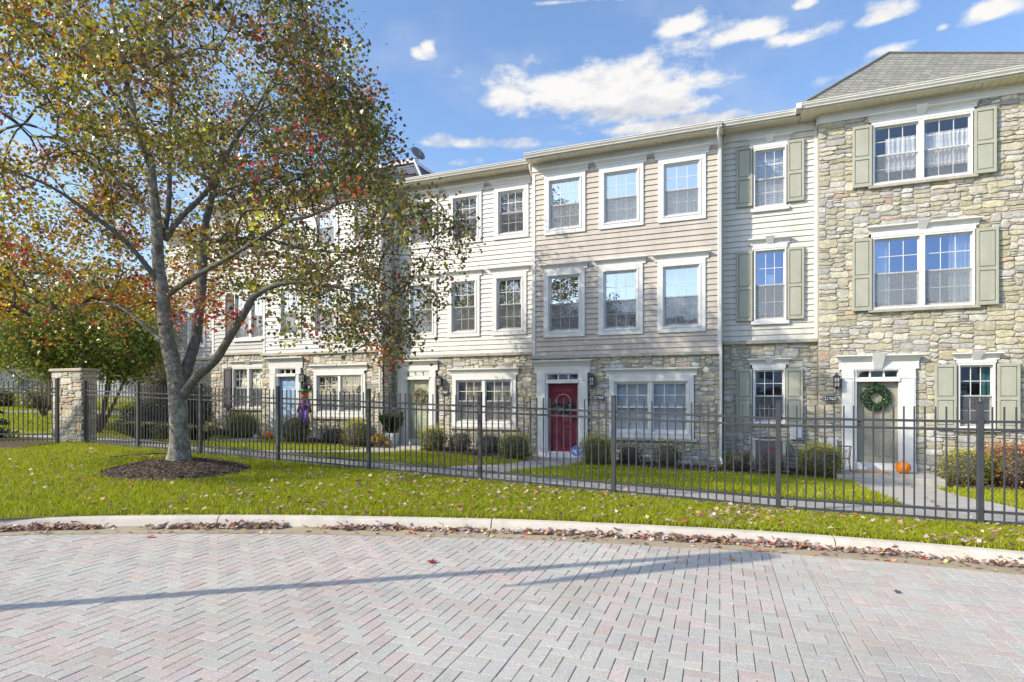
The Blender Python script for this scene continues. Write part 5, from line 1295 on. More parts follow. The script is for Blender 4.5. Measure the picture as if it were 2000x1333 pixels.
# ---- shrubs
def boxwood(u, v, rx, ry, hgt, label, pal, wts, seed, n=3000, size=.03, name='boxwood_bush', cat='bush', top=(.60,.57,.04), group='clipped bushes along the house fronts', loose=.04, zoff=0, bright=.8):
    x, y = XY(u, v); root = empty(name, (x, y, gz(u, v)+EYE+.02+zoff), -ANG, label, cat, group)
    rg = np.random.default_rng(seed)
    mb = MB(); mb.lathe([(.02,-.05),(.55*rx,.02),(.78*rx,hgt*.3),(.80*rx,hgt*.55),(.58*rx,hgt*.8),(.05,hgt*.9)], 14, sy=ry/rx); mb.build('dark_core', 'twig', root, smooth=True)  # solid dark core filling the bush behind its leaves
    d = rg.normal(0,1,(n,3)); d /= np.linalg.norm(d,axis=1)[:,None]; d = np.sign(d)*np.abs(d)**.85
    lump = np.array([mnoise.noise((q[0]*2.2+seed, q[1]*2.2, q[2]*2.2)) for q in d]); lump2 = np.array([mnoise.noise((q[0]*5+seed, q[1]*5, q[2]*5)) for q in d]); r = (1+.16*lump+.10*lump2)*rg.uniform(.74,1.04,n)
    P = d*r[:,None]*np.array([rx,ry,hgt/2])+np.array([0,0,hgt/2]); P += rg.normal(0,loose,(n,3))
    k = P[:,2] > .0; P = P[k]; d = d[k]; lump = lump[k]; m = len(P)
    pal = np.array(pal); w = np.array(wts,float); C = pal[rg.choice(len(pal), m, p=w/w.sum())]
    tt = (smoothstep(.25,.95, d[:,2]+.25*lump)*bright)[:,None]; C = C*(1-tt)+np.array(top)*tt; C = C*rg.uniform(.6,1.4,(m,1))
    leaf_cloud('foliage', P, size, C, root, seed+3, -.15)
    return root
BX = [(.22,.26,.035),(.31,.33,.04),(.42,.39,.05),(.14,.17,.03)]; BW = [5,5,3,3]
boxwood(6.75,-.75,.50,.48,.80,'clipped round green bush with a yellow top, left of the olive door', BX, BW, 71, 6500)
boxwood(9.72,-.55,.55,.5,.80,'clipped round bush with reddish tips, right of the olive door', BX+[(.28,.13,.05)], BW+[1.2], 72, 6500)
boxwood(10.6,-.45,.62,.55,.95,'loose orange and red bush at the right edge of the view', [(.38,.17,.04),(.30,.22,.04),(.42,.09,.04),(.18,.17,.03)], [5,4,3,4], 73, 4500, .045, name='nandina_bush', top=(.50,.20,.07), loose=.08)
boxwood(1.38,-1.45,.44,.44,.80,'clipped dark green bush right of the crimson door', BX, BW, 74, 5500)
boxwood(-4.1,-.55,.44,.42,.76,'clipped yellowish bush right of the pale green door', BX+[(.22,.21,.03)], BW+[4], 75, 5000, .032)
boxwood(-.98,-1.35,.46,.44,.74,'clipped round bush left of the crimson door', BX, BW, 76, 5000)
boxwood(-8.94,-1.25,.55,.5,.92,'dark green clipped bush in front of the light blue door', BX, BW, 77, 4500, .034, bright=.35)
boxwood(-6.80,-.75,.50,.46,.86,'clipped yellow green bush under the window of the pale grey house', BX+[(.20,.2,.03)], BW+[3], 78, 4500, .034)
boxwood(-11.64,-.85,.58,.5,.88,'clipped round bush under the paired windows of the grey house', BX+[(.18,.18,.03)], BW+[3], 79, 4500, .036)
SP = [(.18,.17,.10),(.26,.22,.14),(.15,.16,.07),(.32,.25,.18)]; SW = [5,4,4,2]
SG = 'loose low shrubs along the house fronts'
boxwood(-3.30,-.25,.40,.34,.62,'loose brownish shrub left of centre under the white house window', SP, SW, 81, 2600, .038, name='spirea_shrub', cat='shrub', group=SG, loose=.07, bright=0)
boxwood(-2.3,-.2,.42,.34,.60,'loose brownish shrub under the right half of the white house window', SP, SW, 82, 2600, .038, name='spirea_shrub', cat='shrub', group=SG, loose=.07, bright=0)
boxwood(-7.85,-.55,.55,.4,.55,'low dull shrub under the left half of the pale grey house window', SP, SW, 83, 2600, .04, name='spirea_shrub', cat='shrub', group=SG, loose=.08, bright=0)
boxwood(2.1,-.75,.34,.28,.52,'sparse leafy shrub under the tan house window, nearer the crimson door', [(.12,.15,.05),(.2,.23,.06),(.28,.26,.1)], [4,4,3], 84, 900, .05, name='young_shrub', cat='shrub', group=SG, loose=.09, bright=.2)
boxwood(3.12,-.7,.34,.28,.62,'sparse leafy shrub under the right end of the tan house window', [(.12,.15,.05),(.2,.23,.06),(.28,.26,.1)], [4,4,3], 85, 900, .05, name='young_shrub', cat='shrub', group=SG, loose=.09, bright=.2)
boxwood(4.85,-.75,.32,.28,.46,'low dark shrub beside the downspout, left of the air conditioner', [(.06,.08,.03),(.10,.12,.03),(.16,.14,.05)], [4,4,2], 86, 1100, .045, name='young_shrub', cat='shrub', group=SG, loose=.07, bright=.2)
boxwood(5.72,-.95,.26,.24,.46,'small shrub with pinkish tips in front of the air conditioner', [(.07,.09,.03),(.11,.13,.03),(.36,.17,.12)], [4,4,3], 87, 1000, .042, name='young_shrub', cat='shrub', group=SG, loose=.06, bright=.5, top=(.36,.18,.13))
DK = [(.022,.032,.018),(.035,.048,.02),(.05,.06,.025)]
boxwood(-14.3,-.9,.8,.8,1.75,'tall dark evergreen shrub right behind the maple trunk', DK, [4,4,2], 91, 5200, .06, name='evergreen_shrub', cat='shrub', group='dark shrubs behind the maple', bright=0, loose=.09)
boxwood(-18.2,1.0,1.2,.9,2.6,'largest dark evergreen shrub, against the recessed end house', DK, [4,4,2], 92, 5200, .07, name='evergreen_shrub', cat='shrub', group='dark shrubs behind the maple', bright=0, loose=.1)
boxwood(-14.2,-2.6,1.0,.7,.95,'low dark shrub behind the fence, left of the maple trunk', DK+[(.09,.10,.05)], [4,4,2,2], 93, 4200, .06, name='evergreen_shrub', cat='shrub', group='dark shrubs behind the maple', bright=0, loose=.1)
def grass_clump(u, v, r, hgt, label, seed, n=420):
    x, y = XY(u, v); rg = np.random.default_rng(seed); z0 = gz(u, v)+EYE
    a = rg.uniform(0,2*math.pi,n); s = r*.35*np.sqrt(rg.random(n)); b0 = np.stack([x+s*np.cos(a), y+s*np.sin(a), np.full(n,z0)],1)
    d = np.stack([np.cos(a),np.sin(a),np.zeros(n)],1); h = hgt*rg.uniform(.6,1.1,n); o = r*rg.uniform(.4,1.1,n); w = .012
    t = np.stack([-np.sin(a),np.cos(a),np.zeros(n)],1)*w
    mid = b0+d*(o*.45)[:,None]+np.array([0,0,1])*(h*.85)[:,None]; tip = b0+d*o[:,None]+np.array([0,0,1])*(h*.8)[:,None]
    V = np.stack([b0-t,b0+t,mid+t,tip,mid-t],1).reshape(-1,3); F = np.arange(5*n).reshape(-1,5)
    C = np.array([(.19,.20,.10)])*rg.uniform(.6,1.5,(n,1)); o_ = bulk('ornamental_grass', V, F, C, 'grass'); tag(o_, label, 'ornamental grass', 'grass clumps behind the fence')
for i, (u, v, lab) in enumerate(((-11.4,-4.9,'grey green grass clump just behind the pier'),(-12.2,-4.3,'grey green grass clump behind the first fence panel, left of the others'),(-10.6,-4.5,'grey green grass clump in the middle of the first fence panel'),(-12.9,-3.6,'grey green grass clump furthest back near the dark shrub'),(-9.9,-4.3,'grey green grass clump nearest the maple trunk'))):
    grass_clump(u, v, .5, .55, lab, 95+i)

# ================================================================== SMALL THINGS
def ufr(name, u, v, z, label, cat, group=None): return empty(name, W(u, v, z), -ANG, label, cat, group)
# wreaths
def ring_wreath(h, R, r, pal, wts, n, size, seed, arc=(0, 2*math.pi), name='wreath_leaves'):
    rg = np.random.default_rng(seed); a = rg.uniform(*arc, n); b_ = rg.uniform(0,2*math.pi,n); rr = r*rg.uniform(.5,1.15,n)
    P = np.stack([(R+rr*np.cos(b_))*np.cos(a), -.04+.7*rr*np.sin(b_), (R+rr*np.cos(b_))*np.sin(a)],1)
    P[:,1] = np.minimum(P[:,1], -.006)
    pal = np.array(pal); w = np.array(wts,float); C = pal[rg.choice(len(pal), n, p=w/w.sum())]*rg.uniform(.6,1.4,(n,1))
    return leaf_cloud(name, P, size, C, h, seed+1, 0)
wr = ufr('door_wreath', 8.06, .25+.065, .02, 'full green boxwood wreath hanging on the olive door', 'wreath')
mb = MB(); mb.tube([(.235*math.cos(t*math.pi/12),-.035,.235*math.sin(t*math.pi/12)) for t in range(25)], .05, 8); mb.build('wreath_core', 'twig', wr)
mb = MB(); mb.box(-.02,.02,-.012,.004,.28,.40); mb.lathe([(.01,-.02),(.035,-.01),(.035,.01),(.01,.02)], 12, (0,-.02,.36)); mb.build('hanger', 'brass', wr)
ring_wreath(wr, .235, .095, [(.05,.13,.05),(.08,.20,.08),(.12,.26,.12),(.035,.09,.04)], [4,5,3,3], 3200, .032, 1)
wr = ufr('door_wreath', .01, -.06+.06, -.22, 'gold hoop wreath with white blooms on the crimson door', 'wreath')
mb = MB(); mb.tube([(.23*math.cos(t*math.pi/18),-.03,.23*math.sin(t*math.pi/18)+.12) for t in range(37)], .011, 7); mb.build('hoop', M['straw'], wr)
o = ring_wreath(wr, .23, .075, [(.06,.14,.07),(.10,.18,.12),(.03,.08,.05)], [4,3,3], 700, .06, 3, (math.radians(185), math.radians(355))); o.location = (0,0,.12)
o = ring_wreath(wr, .23, .07, [(.75,.75,.70)], [1], 120, .045, 4, (math.radians(195), math.radians(345)), 'white_blooms'); o.location = (0,-.02,.12)
wr = ufr('door_wreath', -5.30, .7-.06+.06, .08, 'dried straw coloured wreath on the pale green door', 'wreath')
mb = MB(); mb.tube([(.2*math.cos(t*math.pi/12),-.035,.2*math.sin(t*math.pi/12)) for t in range(25)], .022, 6); mb.build('wreath_core', 'twig', wr)
ring_wreath(wr, .2, .085, [(.62,.52,.34),(.70,.64,.50),(.40,.26,.10),(.30,.30,.12)], [4,4,2,2], 520, .06, 5)
# pumpkins
def pumpkin(u, v, z, R, label, mat_='pumpkin', squat=.85, group='pumpkins by the front doors'):
    root = ufr('pumpkin', u, v, z, label, 'pumpkin', group); mb = MB(); vs = []; n, k = 40, 12
    for i in range(k+1):
        ph = -math.pi/2+math.pi*i/k
        for j in range(n):
            t = 2*math.pi*j/n; rib = 1-.07*abs(math.sin(4.5*t))**.6*math.cos(ph); dip = -.10*R*math.exp(-((math.cos(ph))/.25)**2)*(1 if ph > 0 else .6)
            rr = R*rib*math.cos(ph); vs.append((rr*math.cos(t), rr*math.sin(t), R*squat+R*squat*math.sin(ph)+(dip if ph > 0 else -dip)))
    mb.add(vs, [(i*n+j, i*n+(j+1) % n, (i+1)*n+(j+1) % n, (i+1)*n+j) for i in range(k) for j in range(n)]); mb.build('pumpkin_body', mat_, root, smooth=True)
    mb = MB(); mb.tube([(0,0,R*squat*1.75),(0,0,R*squat*2.05),(.03,.0,R*squat*2.25)], [R*.16,R*.09,R*.11], 7); mb.build('pumpkin_stem', 'stem', root)
pumpkin(8.52,-.34,-1.775,.17,'round orange pumpkin on the stoop at the right of the olive door')
pumpkin(-10.62,-.75,-1.455,.19,'large orange pumpkin left of the light blue door')
pumpkin(-10.85,-.55,-1.455,.14,'smaller orange pumpkin behind the large one by the blue door')
M['pumpkin_pale'] = mat('pale_pumpkin_skin', (.55,.56,.48), .5, noise=(4,.1), bump=None)
pumpkin(-10.98,-.92,-1.455,.12,'pale whitish pumpkin at the left end of the blue door stoop', 'pumpkin_pale')
M['pumpkin_yellow'] = mat('yellow_pumpkin_skin', (.85,.45,.02), .45, noise=(4,.1), bump=None)
pumpkin(-5.84,-.45,-1.56,.11,'small yellow orange pumpkin beside the mum pot at the pale green door', 'pumpkin_yellow')
# door mat
root = ufr('door_mat', 7.46, -.36, -1.775, 'tan coir doormat lying in front of the olive door', 'doormat')
mb = MB(); mb.box(0,.78,-.22,.22,.001,.018); mb.build('mat_base', 'mat', root, bevel=.005)
mb = MB(); 
for i in range(14): mb.box(.05+i*.05,.08+i*.05,-.16,-.13,.0185,.0215)
mb.build('mat_stripe', 'black_cloth', root)
# plant stand at the olive door
root = ufr('plant_stand', 7.32, -.28, -1.775, 'thin dark wire plant stand left of the olive door', 'plant stand')
mb = MB(); mb.box(-.13,.13,-.13,.13,.60,.615); mb.build('top_tray', 'black_metal', root)
for sx in (-1, 1):
    for sy in (-1, 1):
        mb = MB(); mb.tube([(sx*.11,sy*.11,0),(sx*.09,sy*.09,.3),(sx*.12,sy*.12,.6)], .009, 6); mb.build('leg', 'black_metal', root)
mb = MB(); mb.tube([(.09*math.cos(t*math.pi/10),.09*math.sin(t*math.pi/10),.3) for t in range(21)], .007, 5); mb.tube([(-.12,-.12,.6),(0,-.12,.48),(.12,-.12,.6)], .006, 5); mb.build('brace', 'black_metal', root)
# air conditioner
root = ufr('air_conditioner', 5.60, -.10, gz(5.6,-.1), 'grey outdoor air conditioning unit standing below the shuttered window', 'air conditioner')
mb = MB(); mb.box(-.48,.48,-.46,.46,-.03,.05); mb.build('pad', 'concrete', root, bevel=.01)
def rrect(a, r=.10, n=5):
    o = []
    for cx, cy, s in ((a-r,a-r,0),(-(a-r),a-r,1),(-(a-r),-(a-r),2),(a-r,-(a-r),3)):
        for i in range(n+1): t = math.pi/2*(s+i/n); o.append((cx+r*math.cos(t), cy+r*math.sin(t)))
    return o
mb = MB(); mb.prism_z(rrect(.37), .06, .80)
mb.build('casing', 'ac', root)
mb = MB()
for i in range(22):
    z = .10+i*.032
    for s in range(4):
        c, sn = math.cos(s*math.pi/2), math.sin(s*math.pi/2); mb.T = lambda a, b_, d: (a*c-b_*sn, a*sn+b_*c, d); mb.box(-.29,.29,-.388,-.371, z, z+.014)
mb.T = ID
mb.build('louvres', 'ac', root)
mb = MB()
for sx in (-1, 1):
    for sy in (-1, 1): mb.box(sx*.35-.035, sx*.35+.035, sy*.35-.035, sy*.35+.035, .05, .80)
mb.prism_z(rrect(.405), .801, .835); mb.build('top_frame', 'ac_light', root, bevel=.004)
mb = MB()
for i in range(6): mb.tube([((.06+.05*i)*math.cos(t*math.pi/12),(.06+.05*i)*math.sin(t*math.pi/12),.85) for t in range(25)], .005, 4)
mb.build('fan_guard', 'black_metal', root)
mb = MB(); mb.box(.02,.15,-.394,-.389,.56,.605); mb.build('badge', 'red_label', root)
# security sign
su, sv = 1.14, -2.45; zs_ = gz(su, sv)
root = ufr('yard_sign', su, sv, zs_, 'blue octagonal security sign on a thin stake before the crimson door', 'sign')
mb = MB(); mb.tube([(.03,0,-.1),(.03,0,.12),(0,0,.30)], .009, 6); mb.build('stake', 'box_grey', root)
R8 = .15
o8 = [(R8*math.cos(math.pi/8+i*math.pi/4), .42+R8*.95*math.sin(math.pi/8+i*math.pi/4)) for i in range(8)]; i8 = [(x*.93, .42+(z-.42)*.93) for x, z in o8]
mb = MB(); mb.prism_y(o8, -.016,-.004, 1); mb.prism_y(i8, -.019,-.0161, 0); plate_ = mb.build('sign_plate', ['sign_blue','sign_white'], root)
text_mesh('sign_lettering', 'ADT', .12, 'sign_white', plate_, (0,-.0195,.42), (math.pi/2,0,0), .0015, .03)
mb = MB(); mb.box(-.07,.03,-.021,-.0195,.345,.353); mb.build('sign_line', 'sign_white', plate_)
# mum pot, planter
root = ufr('mum_pot', -5.97, -.80, gz(-5.97,-.80), 'yellow chrysanthemums in a dark pot beside the pale green door', 'potted flowers')
mb = MB(); mb.lathe([(.11,0),(.15,.2),(.16,.22),(.15,.22),(.14,.19)], 18); mb.build('pot', 'terracotta', root, smooth=True)
rg = np.random.default_rng(5); d = rg.normal(0,1,(900,3)); d /= np.linalg.norm(d,axis=1)[:,None]; d[:,2] = np.abs(d[:,2]); P = d*np.array([.26,.26,.22])*rg.uniform(.85,1.03,(900,1))+np.array([0,0,.2])
C = np.where(rg.random((900,1)) < .65, np.array([[.75,.46,.02]]), np.array([[.08,.10,.03]]))*rg.uniform(.7,1.2,(900,1)); leaf_cloud('flowers', P, .045, C, root, 6, -.3)
root = ufr('grass_planter', -5.98, -.05, -1.56, 'pale square planter with tall green grass against the stone corner', 'planter')
mb = MB(); mb.add([(-.15,-.15,0),(.15,-.15,0),(.15,.15,0),(-.15,.15,0),(-.19,-.19,.42),(.19,-.19,.42),(.19,.19,.42),(-.19,.19,.42),(-.16,-.16,.42),(.16,-.16,.42),(.16,.16,.42),(-.16,.16,.42),(-.15,-.15,.38),(.15,-.15,.38),(.15,.15,.38),(-.15,.15,.38)],
    [(0,1,5,4),(1,2,6,5),(2,3,7,6),(3,0,4,7),(4,5,9,8),(5,6,10,9),(6,7,11,10),(7,4,8,11),(8,9,13,12),(9,10,14,13),(10,11,15,14),(11,8,12,15),(12,13,14,15)]); mb.build('planter_box', 'pot', root)
rg = np.random.default_rng(8); n = 260; a = rg.uniform(0,2*math.pi,n); b0 = np.stack([.1*np.cos(a),.1*np.sin(a),np.full(n,.38)],1); h_ = rg.uniform(.35,.85,n); o_ = rg.uniform(.05,.4,n); t = np.stack([-np.sin(a),np.cos(a),0*a],1)*.007
dd = np.stack([np.cos(a),np.sin(a),0*a],1); mid = b0+dd*(o_*.4)[:,None]+np.array([0,0,1])*(h_*.7)[:,None]; tip = b0+dd*o_[:,None]+np.array([0,0,1])*h_[:,None]
bulk('tall_grass', np.stack([b0-t,b0+t,mid+t,tip,mid-t],1).reshape(-1,3), np.arange(5*n).reshape(-1,5), np.array([(.12,.16,.06)])*rg.uniform(.6,1.4,(n,1)), 'grass', root)
# scarecrow
root = ufr('scarecrow', -8.45, -1.35, gz(-8.45,-1.35)-.14, 'scarecrow in purple clothes and a black hat on a stake by the blue door', 'scarecrow')
mb = MB(); mb.tube([(-.06,0,-.1),(-.03,0,.5),(0,0,1.75)], .018, 7); mb.build('stake', 'straw', root)
def limbs(pts, rad, n=10): q = MB(); q.tube(pts, rad, n); return q
for sx in (-1, 1): limbs([(sx*.06,0,1.30),(sx*.10,-.02,1.08),(sx*.11,-.03,.86)], [.085,.098,.10]).build('trouser_leg', 'purple', root, smooth=True); limbs([(sx*.11,-.03,.87),(sx*.12,-.05,.76),(sx*.12,-.08,.70)], [.075,.08,.05]).build('boot', 'black_cloth', root, smooth=True)
limbs([(0,0,1.26),(0,0,1.42),(0,0,1.58),(0,0,1.66)], [.13,.145,.13,.07], 12).build('shirt', 'plum', root, smooth=True)
for sx in (-1, 1): limbs([(sx*.11,0,1.58),(sx*.20,-.02,1.38),(sx*.24,-.03,1.18)], [.06,.055,.06]).build('sleeve', 'plum', root, smooth=True); limbs([(sx*.24,-.03,1.19),(sx*.26,-.03,1.05),(sx*.28,-.03,.86)], [.04,.05,.015], 8).build('straw_hand', 'straw', root)
mb = MB(); mb.lathe([(.02,1.64),(.08,1.66),(.115,1.75),(.11,1.84),(.06,1.90)], 18); mb.build('head', 'orange_cloth', root, smooth=True)
mb = MB(); mb.lathe([(.0,1.868),(.24,1.86),(.24,1.872),(.12,1.884),(.0,1.886)], 22); mb.lathe([(.125,1.887),(.10,2.0),(.03,2.14),(.0,2.16)], 18); hat = mb.build('hat', 'black_cloth', root, smooth=True)
mb = MB(); mb.lathe([(.128,1.89),(.124,1.94),(.118,1.94)], 18); mb.build('hat_band', 'green_band', hat)
# fallen twig by the mound, wooden post
root = ufr('fallen_branch', *UV(-7.6,11.9), gz(*UV(-7.6,11.9)), 'thin bare fallen branch lying on the grass left of the maple', 'branch')
mb = MB()
for pts in ([(-.5,0,.06),(0,.1,.12),(.6,.25,.16),(1.0,.3,.10)],[(0,.1,.12),(.45,-.1,.15),(.95,-.05,.07)],[(.3,.17,.14),(.7,.45,.14),(.9,.6,.06)]): mb.tube(pts, [.012,.010,.007,.003][:len(pts)], 5)
mb.build('twigs', 'twig', root)
X, Y = -14.2, 20.6
o = MB(); o.T = lambda a, b_, c: (X+a, Y+b_, ground_at(X, Y)+c); o.box(-.07,.07,-.07,.07,-.1,.50); o.add([(-.085,-.085,.5005),(.085,-.085,.5005),(.085,.085,.5005),(-.085,.085,.5005),(0,0,.57)], [(0,1,4),(1,2,4),(2,3,4),(3,0,4),(0,3,2,1)]); tag(o.build('wooden_post', 'wood', None, bevel=.006), 'short pale wooden post on the lawn right of the pier', 'post')

# ================================================================== FAR LEFT BACKGROUND
def flat_strip(name, pts, material, up):
    mb = MB(); vs = []
    for X, Y in pts: vs.append((X, Y, ground_at(X, Y)+up))
    mb.add(vs, [tuple(range(len(pts)))]); return tag(mb.build(name, material, None), kind='structure')
mb = MB(); vs = []
for i in range(16):
    X = -48+i*2.3
    for Y in (25.5, 26.4, 27.3): vs.append((X, Y-.02*(X+30), ground_at(X, Y-.02*(X+30))+.05))
mb.add(vs, [(i*3+j, (i+1)*3+j, (i+1)*3+j+1, i*3+j+1) for i in range(15) for j in range(2)]); tag(mb.build('far_street', 'street', None), kind='structure')
mb = MB(); vs = []
for i in range(16):
    X = -48+i*2.3
    for Y in (17.6, 18.3): vs.append((X, Y-.02*(X+30), ground_at(X, Y-.02*(X+30))+.03))
mb.add(vs, [(i*2, (i+1)*2, (i+1)*2+1, i*2+1) for i in range(15)]); tag(mb.build('far_pavement', 'concrete', None), kind='structure')
def far_house(X, Y, w, d, hgt, label, rz=0):
    root = empty('far_house', (X, Y, ground_at(X, Y)), rz, label, 'house')
    mb = MB(); mb.box(0,w,0,d,-.5,hgt); 
    for i in range(int(hgt/.2)): mb.box(-.012,w+.012,-.02,-.001,i*.2,i*.2+.17)
    mb.build('wall', 'far_wall', root)
    mb = MB(); mb.quad((-.4,-.5,hgt),(w+.4,-.5,hgt),(w+.4,d/2,hgt+2.6),(-.4,d/2,hgt+2.6)); mb.quad((-.4,d+.5,hgt),(w+.4,d+.5,hgt),(w+.4,d/2,hgt+2.6),(-.4,d/2,hgt+2.6)); mb.build('roof', 'far_roof', root)
    k = int(w/2.2)
    for fl in range(int(hgt/2.7)):
        for i in range(k):
            x = w*(i+.5)/k; mb = MB(); z = .9+fl*2.8
            mb.box(x-.6,x+.6,-.07,-.021,z-.1,z+1.6); wn = mb.build('window', 'white', root)
            g = MB(); g.box(x-.48,x+.48,-.08,-.0705,z,z+.73); g.box(x-.48,x+.48,-.08,-.0705,z+.78,z+1.5); g.build('pane', 'far_glass', wn)
    mb = MB(); mb.box(0,w,-2.2,-.03,2.5,2.62); mb.build('porch_roof', 'far_roof', root)
    for i in range(4):
        mb = MB(); mb.box(w*i/3*.98,w*i/3*.98+.14,-2.15,-2.0,0,2.49); mb.build('porch_post', 'white', root)
far_house(-46, 46, 13, 9, 5.6, 'distant white sided house seen through the left fence')
far_house(-31.0, 44, 8.5, 9, 5.6, 'distant white sided house glimpsed between tree and maple trunk')
for (ua, wd_, hh_, lab) in ((34, 19, 8.6, 'house across the road, faintly mirrored in the panes beside the olive door'), (13.5, 20, 8.0, 'house across the road, faintly mirrored in the ground floor panes of the tan house'), (-8, 22, 8.8, 'house across the road, faintly mirrored in the ground floor panes of the white house')):
    X, Y = XY(ua, -47); far_house(X, Y, wd_, 10, hh_, lab, math.pi-ANG)
boxwood(*UV(-22.3,28.5), .9, .8, .95, 'small round bush on the far lawn, left of the pier', BX, BW, 98, 1500, .09, group='far bushes', loose=.08)
boxwood(*UV(-25.6,30), 1.1, .9, 1.0, 'low green bush on the far lawn, near the spruce', BX, BW, 99, 1500, .09, group='far bushes', loose=.08)
# lamp post at the far side of the road corner
X, Y = -5.55, 4.02
u_, v_ = UV(X, Y); zz = float(Zr(u_))+EYE
root = empty('street_lamp', (X, Y, zz), math.radians(17.4), 'slim street lamp whose long shadow crosses the pavers', 'street lamp')
mb = MB(); mb.lathe([(.24,-.1),(.24,.16),(.20,.20),(.02,.21)], 20); mb.build('concrete_base', 'concrete', root)
mb = MB(); mb.tube([(0,0,.2),(0,0,.5),(0,0,.52),(0,0,5.55)], [.08,.08,.07,.065], 12); mb.build('pole', 'black_metal', root, smooth=True)
mb = MB(); mb.tube([(0,0,5.5),(0,-.05,5.62),(0,-.14,5.64)], .02, 8); mb.build('arm', 'black_metal', root, smooth=True)
mb = MB(); mb.tube([(0,-.12,5.64),(0,-.13,5.55),(0,-.17,5.3),(0,-.27,4.7),(0,-.40,4.0),(0,-.46,3.6)], [.04,.16,.17,.13,.065,.015], 16); mb.build('lantern', 'black_metal', root, smooth=True)

# ================================================================== LIGHT, SKY, CAMERA
SUN_EL = math.radians(33.5); SUN_DIR = Vector((-.954*math.cos(SUN_EL), -.300*math.cos(SUN_EL), math.sin(SUN_EL)))
sun = bpy.data.lights.new('Sun', 'SUN'); sun.energy = 5.0; sun.angle = math.radians(.53); sun.color = (1.0,.915,.76)
so = bpy.data.objects.new('Sun', sun); COL.objects.link(so); so.rotation_euler = SUN_DIR.to_track_quat('Z', 'Y').to_euler(); so.location = (-20,-8,20)
wd = bpy.data.worlds.new('World'); sc.world = wd; wd.use_nodes = True
nt = wd.node_tree; nt.nodes.clear(); L = nt.links.new
sky = N(nt, 'ShaderNodeTexSky', sky_type='NISHITA'); sky.sun_disc = False; sky.sun_elevation = SUN_EL; sky.sun_rotation = math.atan2(SUN_DIR.x, SUN_DIR.y)
sky.air_density = 1.0; sky.dust_density = 1.4; sky.ozone_density = 2.0
tc = N(nt, 'ShaderNodeTexCoord'); sp = N(nt, 'ShaderNodeSeparateXYZ'); L(tc.outputs['Generated'], sp.inputs[0])
def mth(op, a, b_=None, c=None, clamp=False):
    n = N(nt, 'ShaderNodeMath', operation=op); n.use_clamp = clamp
    for i, q in enumerate((a, b_, c)):
        if q is None: continue
        if isinstance(q, (int, float)): n.inputs[i].default_value = q
        else: L(q, n.inputs[i])
    return n.outputs[0]
az = mth('ARCTAN2', sp.outputs[0], sp.outputs[1]); el = mth('ARCSINE', sp.outputs[2])
cb = N(nt, 'ShaderNodeCombineXYZ'); L(mth('MULTIPLY', az, 1.0), cb.inputs[0]); L(mth('MULTIPLY', el, 1.9), cb.inputs[1])
nz = N(nt, 'ShaderNodeTexNoise'); nz.inputs['Scale'].default_value = 13; nz.inputs['Detail'].default_value = 8; nz.inputs['Roughness'].default_value = .58; L(cb.outputs[0], nz.inputs['Vector'])
nz2 = N(nt, 'ShaderNodeTexNoise'); nz2.inputs['Scale'].default_value = 4; nz2.inputs['Detail'].default_value = 5; L(cb.outputs[0], nz2.inputs['Vector'])
CL = [(0.085,0.466,0.135,0.040,1),(0.190,0.468,0.130,0.040,1),(0.290,0.464,0.100,0.018,1),(0.000,0.464,0.066,0.032,1),(0.193,0.440,0.125,0.032,1),(0.265,0.412,0.130,0.013,1),(0.273,0.537,0.068,0.018,.85),(0.360,0.516,0.090,0.019,.85),(0.440,0.495,0.045,0.013,.8),(-0.150,0.513,0.026,0.012,.9),(-0.140,0.520,0.014,0.012,.9),(-0.219,0.509,0.021,0.008,.5),(-0.034,0.399,0.127,0.011,.75),(0.557,0.495,0.029,0.014,.95),(0.665,0.466,0.035,0.015,.95),(0.450,0.531,0.023,0.009,.9),(0.510,0.435,0.059,0.020,.65),(0.560,0.454,0.036,0.011,.6),(0.110,0.579,0.107,0.004,.6),(-0.277,0.510,0.017,0.011,.8),(-0.093,0.371,0.038,0.009,.6),(0.619,0.464,0.010,0.006,.8),
      (-.75,.46,.10,.03,.8),(-.52,.36,.14,.04,.7),(-.40,.30,.12,.03,.6),(-.68,.30,.16,.03,.6),(1.2,.4,.2,.05,.8),(2.2,.3,.2,.05,.5),(-2.4,.35,.25,.04,.4)]
mask = None; shade = None
for (a0, e0, wa, he, st_) in CL:
    da = mth('DIVIDE', mth('SUBTRACT', az, a0), wa); de = mth('DIVIDE', mth('SUBTRACT', el, e0), he)
    # flat-bottomed: the lower half falls off faster
    dl = mth('MULTIPLY', mth('MINIMUM', de, 0), 1.35); dh = mth('MAXIMUM', de, 0)
    d2 = mth('ADD', mth('MULTIPLY', da, da), mth('ADD', mth('MULTIPLY', dl, dl), mth('MULTIPLY', dh, dh)))
    m_ = mth('MULTIPLY', mth('POWER', 2.718, mth('MULTIPLY', d2, -.75)), st_)
    mask = m_ if mask is None else mth('MAXIMUM', mask, m_)
    s_ = mth('MULTIPLY', m_, de)
dens = mth('ADD', mask, mth('MULTIPLY', mth('SUBTRACT', nz.outputs['Fac'], .5), 1.85))
mr = N(nt, 'ShaderNodeMapRange', interpolation_type='SMOOTHSTEP'); mr.inputs[1].default_value = .34; mr.inputs[2].default_value = .88; L(dens, mr.inputs[0])
wisp = N(nt, 'ShaderNodeMapRange', interpolation_type='SMOOTHSTEP'); wisp.inputs[1].default_value = .45; wisp.inputs[2].default_value = .85; wisp.inputs[4].default_value = .35; L(nz2.outputs['Fac'], wisp.inputs[0])
cov = mth('MAXIMUM', mr.outputs[0], wisp.outputs[0])
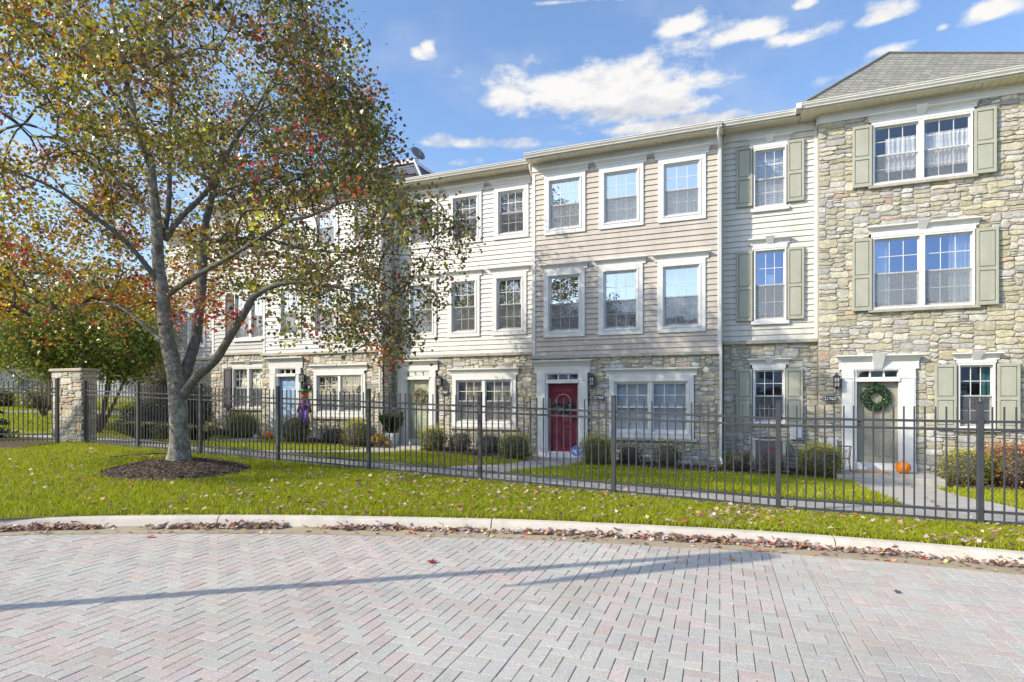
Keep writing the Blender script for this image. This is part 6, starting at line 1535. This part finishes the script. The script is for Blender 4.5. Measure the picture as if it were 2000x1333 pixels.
# grey undersides: compare the density with that a little higher up
cb2 = N(nt, 'ShaderNodeCombineXYZ'); L(az, cb2.inputs[0]); L(mth('MULTIPLY', mth('ADD', el, .012), 1.9), cb2.inputs[1])
nz3 = N(nt, 'ShaderNodeTexNoise'); nz3.inputs['Scale'].default_value = 13; nz3.inputs['Detail'].default_value = 8; nz3.inputs['Roughness'].default_value = .58; L(cb2.outputs[0], nz3.inputs['Vector'])
und = N(nt, 'ShaderNodeMapRange', interpolation_type='SMOOTHSTEP'); und.inputs[1].default_value = .462; und.inputs[2].default_value = .435; L(mth('ADD', el, mth('MULTIPLY', mth('SUBTRACT', nz3.outputs['Fac'], .5), .05)), und.inputs[0])
ccol = N(nt, 'ShaderNodeMix', data_type='RGBA'); L(mth('MULTIPLY', mth('ADD', mth('MULTIPLY', und.outputs[0], .62), mth('MULTIPLY', mth('SUBTRACT', nz3.outputs['Fac'], nz.outputs['Fac']), 3.2)), 1.0, clamp=True), ccol.inputs[0]); ccol.inputs[6].default_value = (.97,.96,.95,1); ccol.inputs[7].default_value = (.60,.64,.72,1)
# clear sky colour: Nishita lifted a little towards the photograph's saturated blue
SKY_STR = .128
sc_ = N(nt, 'ShaderNodeMix', data_type='RGBA', blend_type='MULTIPLY'); sc_.inputs[0].default_value = 1; L(sky.outputs[0], sc_.inputs[6]); sc_.inputs[7].default_value = (1.80,1.95,2.12,1)
cl2 = N(nt, 'ShaderNodeMix', data_type='RGBA', blend_type='MULTIPLY'); cl2.inputs[0].default_value = 1; L(ccol.outputs[2], cl2.inputs[6]); cl2.inputs[7].default_value = (1/SKY_STR,)*3+(1,)
fin = N(nt, 'ShaderNodeMix', data_type='RGBA'); L(cov, fin.inputs[0]); L(sc_.outputs[2], fin.inputs[6]); L(cl2.outputs[2], fin.inputs[7])
bg = N(nt, 'ShaderNodeBackground'); bg.inputs['Strength'].default_value = SKY_STR; L(fin.outputs[2], bg.inputs['Color'])
ow = N(nt, 'ShaderNodeOutputWorld'); L(bg.outputs[0], ow.inputs[0])

cam = bpy.data.cameras.new('Camera'); co = bpy.data.objects.new('Camera', cam); COL.objects.link(co)
co.location = (0,0,EYE); co.rotation_euler = (math.pi/2,0,0)
cam.sensor_width = 36; cam.lens = 36*1180/2000; cam.shift_y = (779-666.5)/2000; cam.clip_start = .05; cam.clip_end = 2000
sc.camera = co
sc.view_settings.view_transform = 'Standard'; sc.view_settings.look = 'None'; sc.view_settings.exposure = 0; sc.view_settings.gamma = 1
sc.cycles.max_bounces = 5; sc.cycles.transparent_max_bounces = 8; sc.cycles.diffuse_bounces = 2; sc.cycles.glossy_bounces = 3
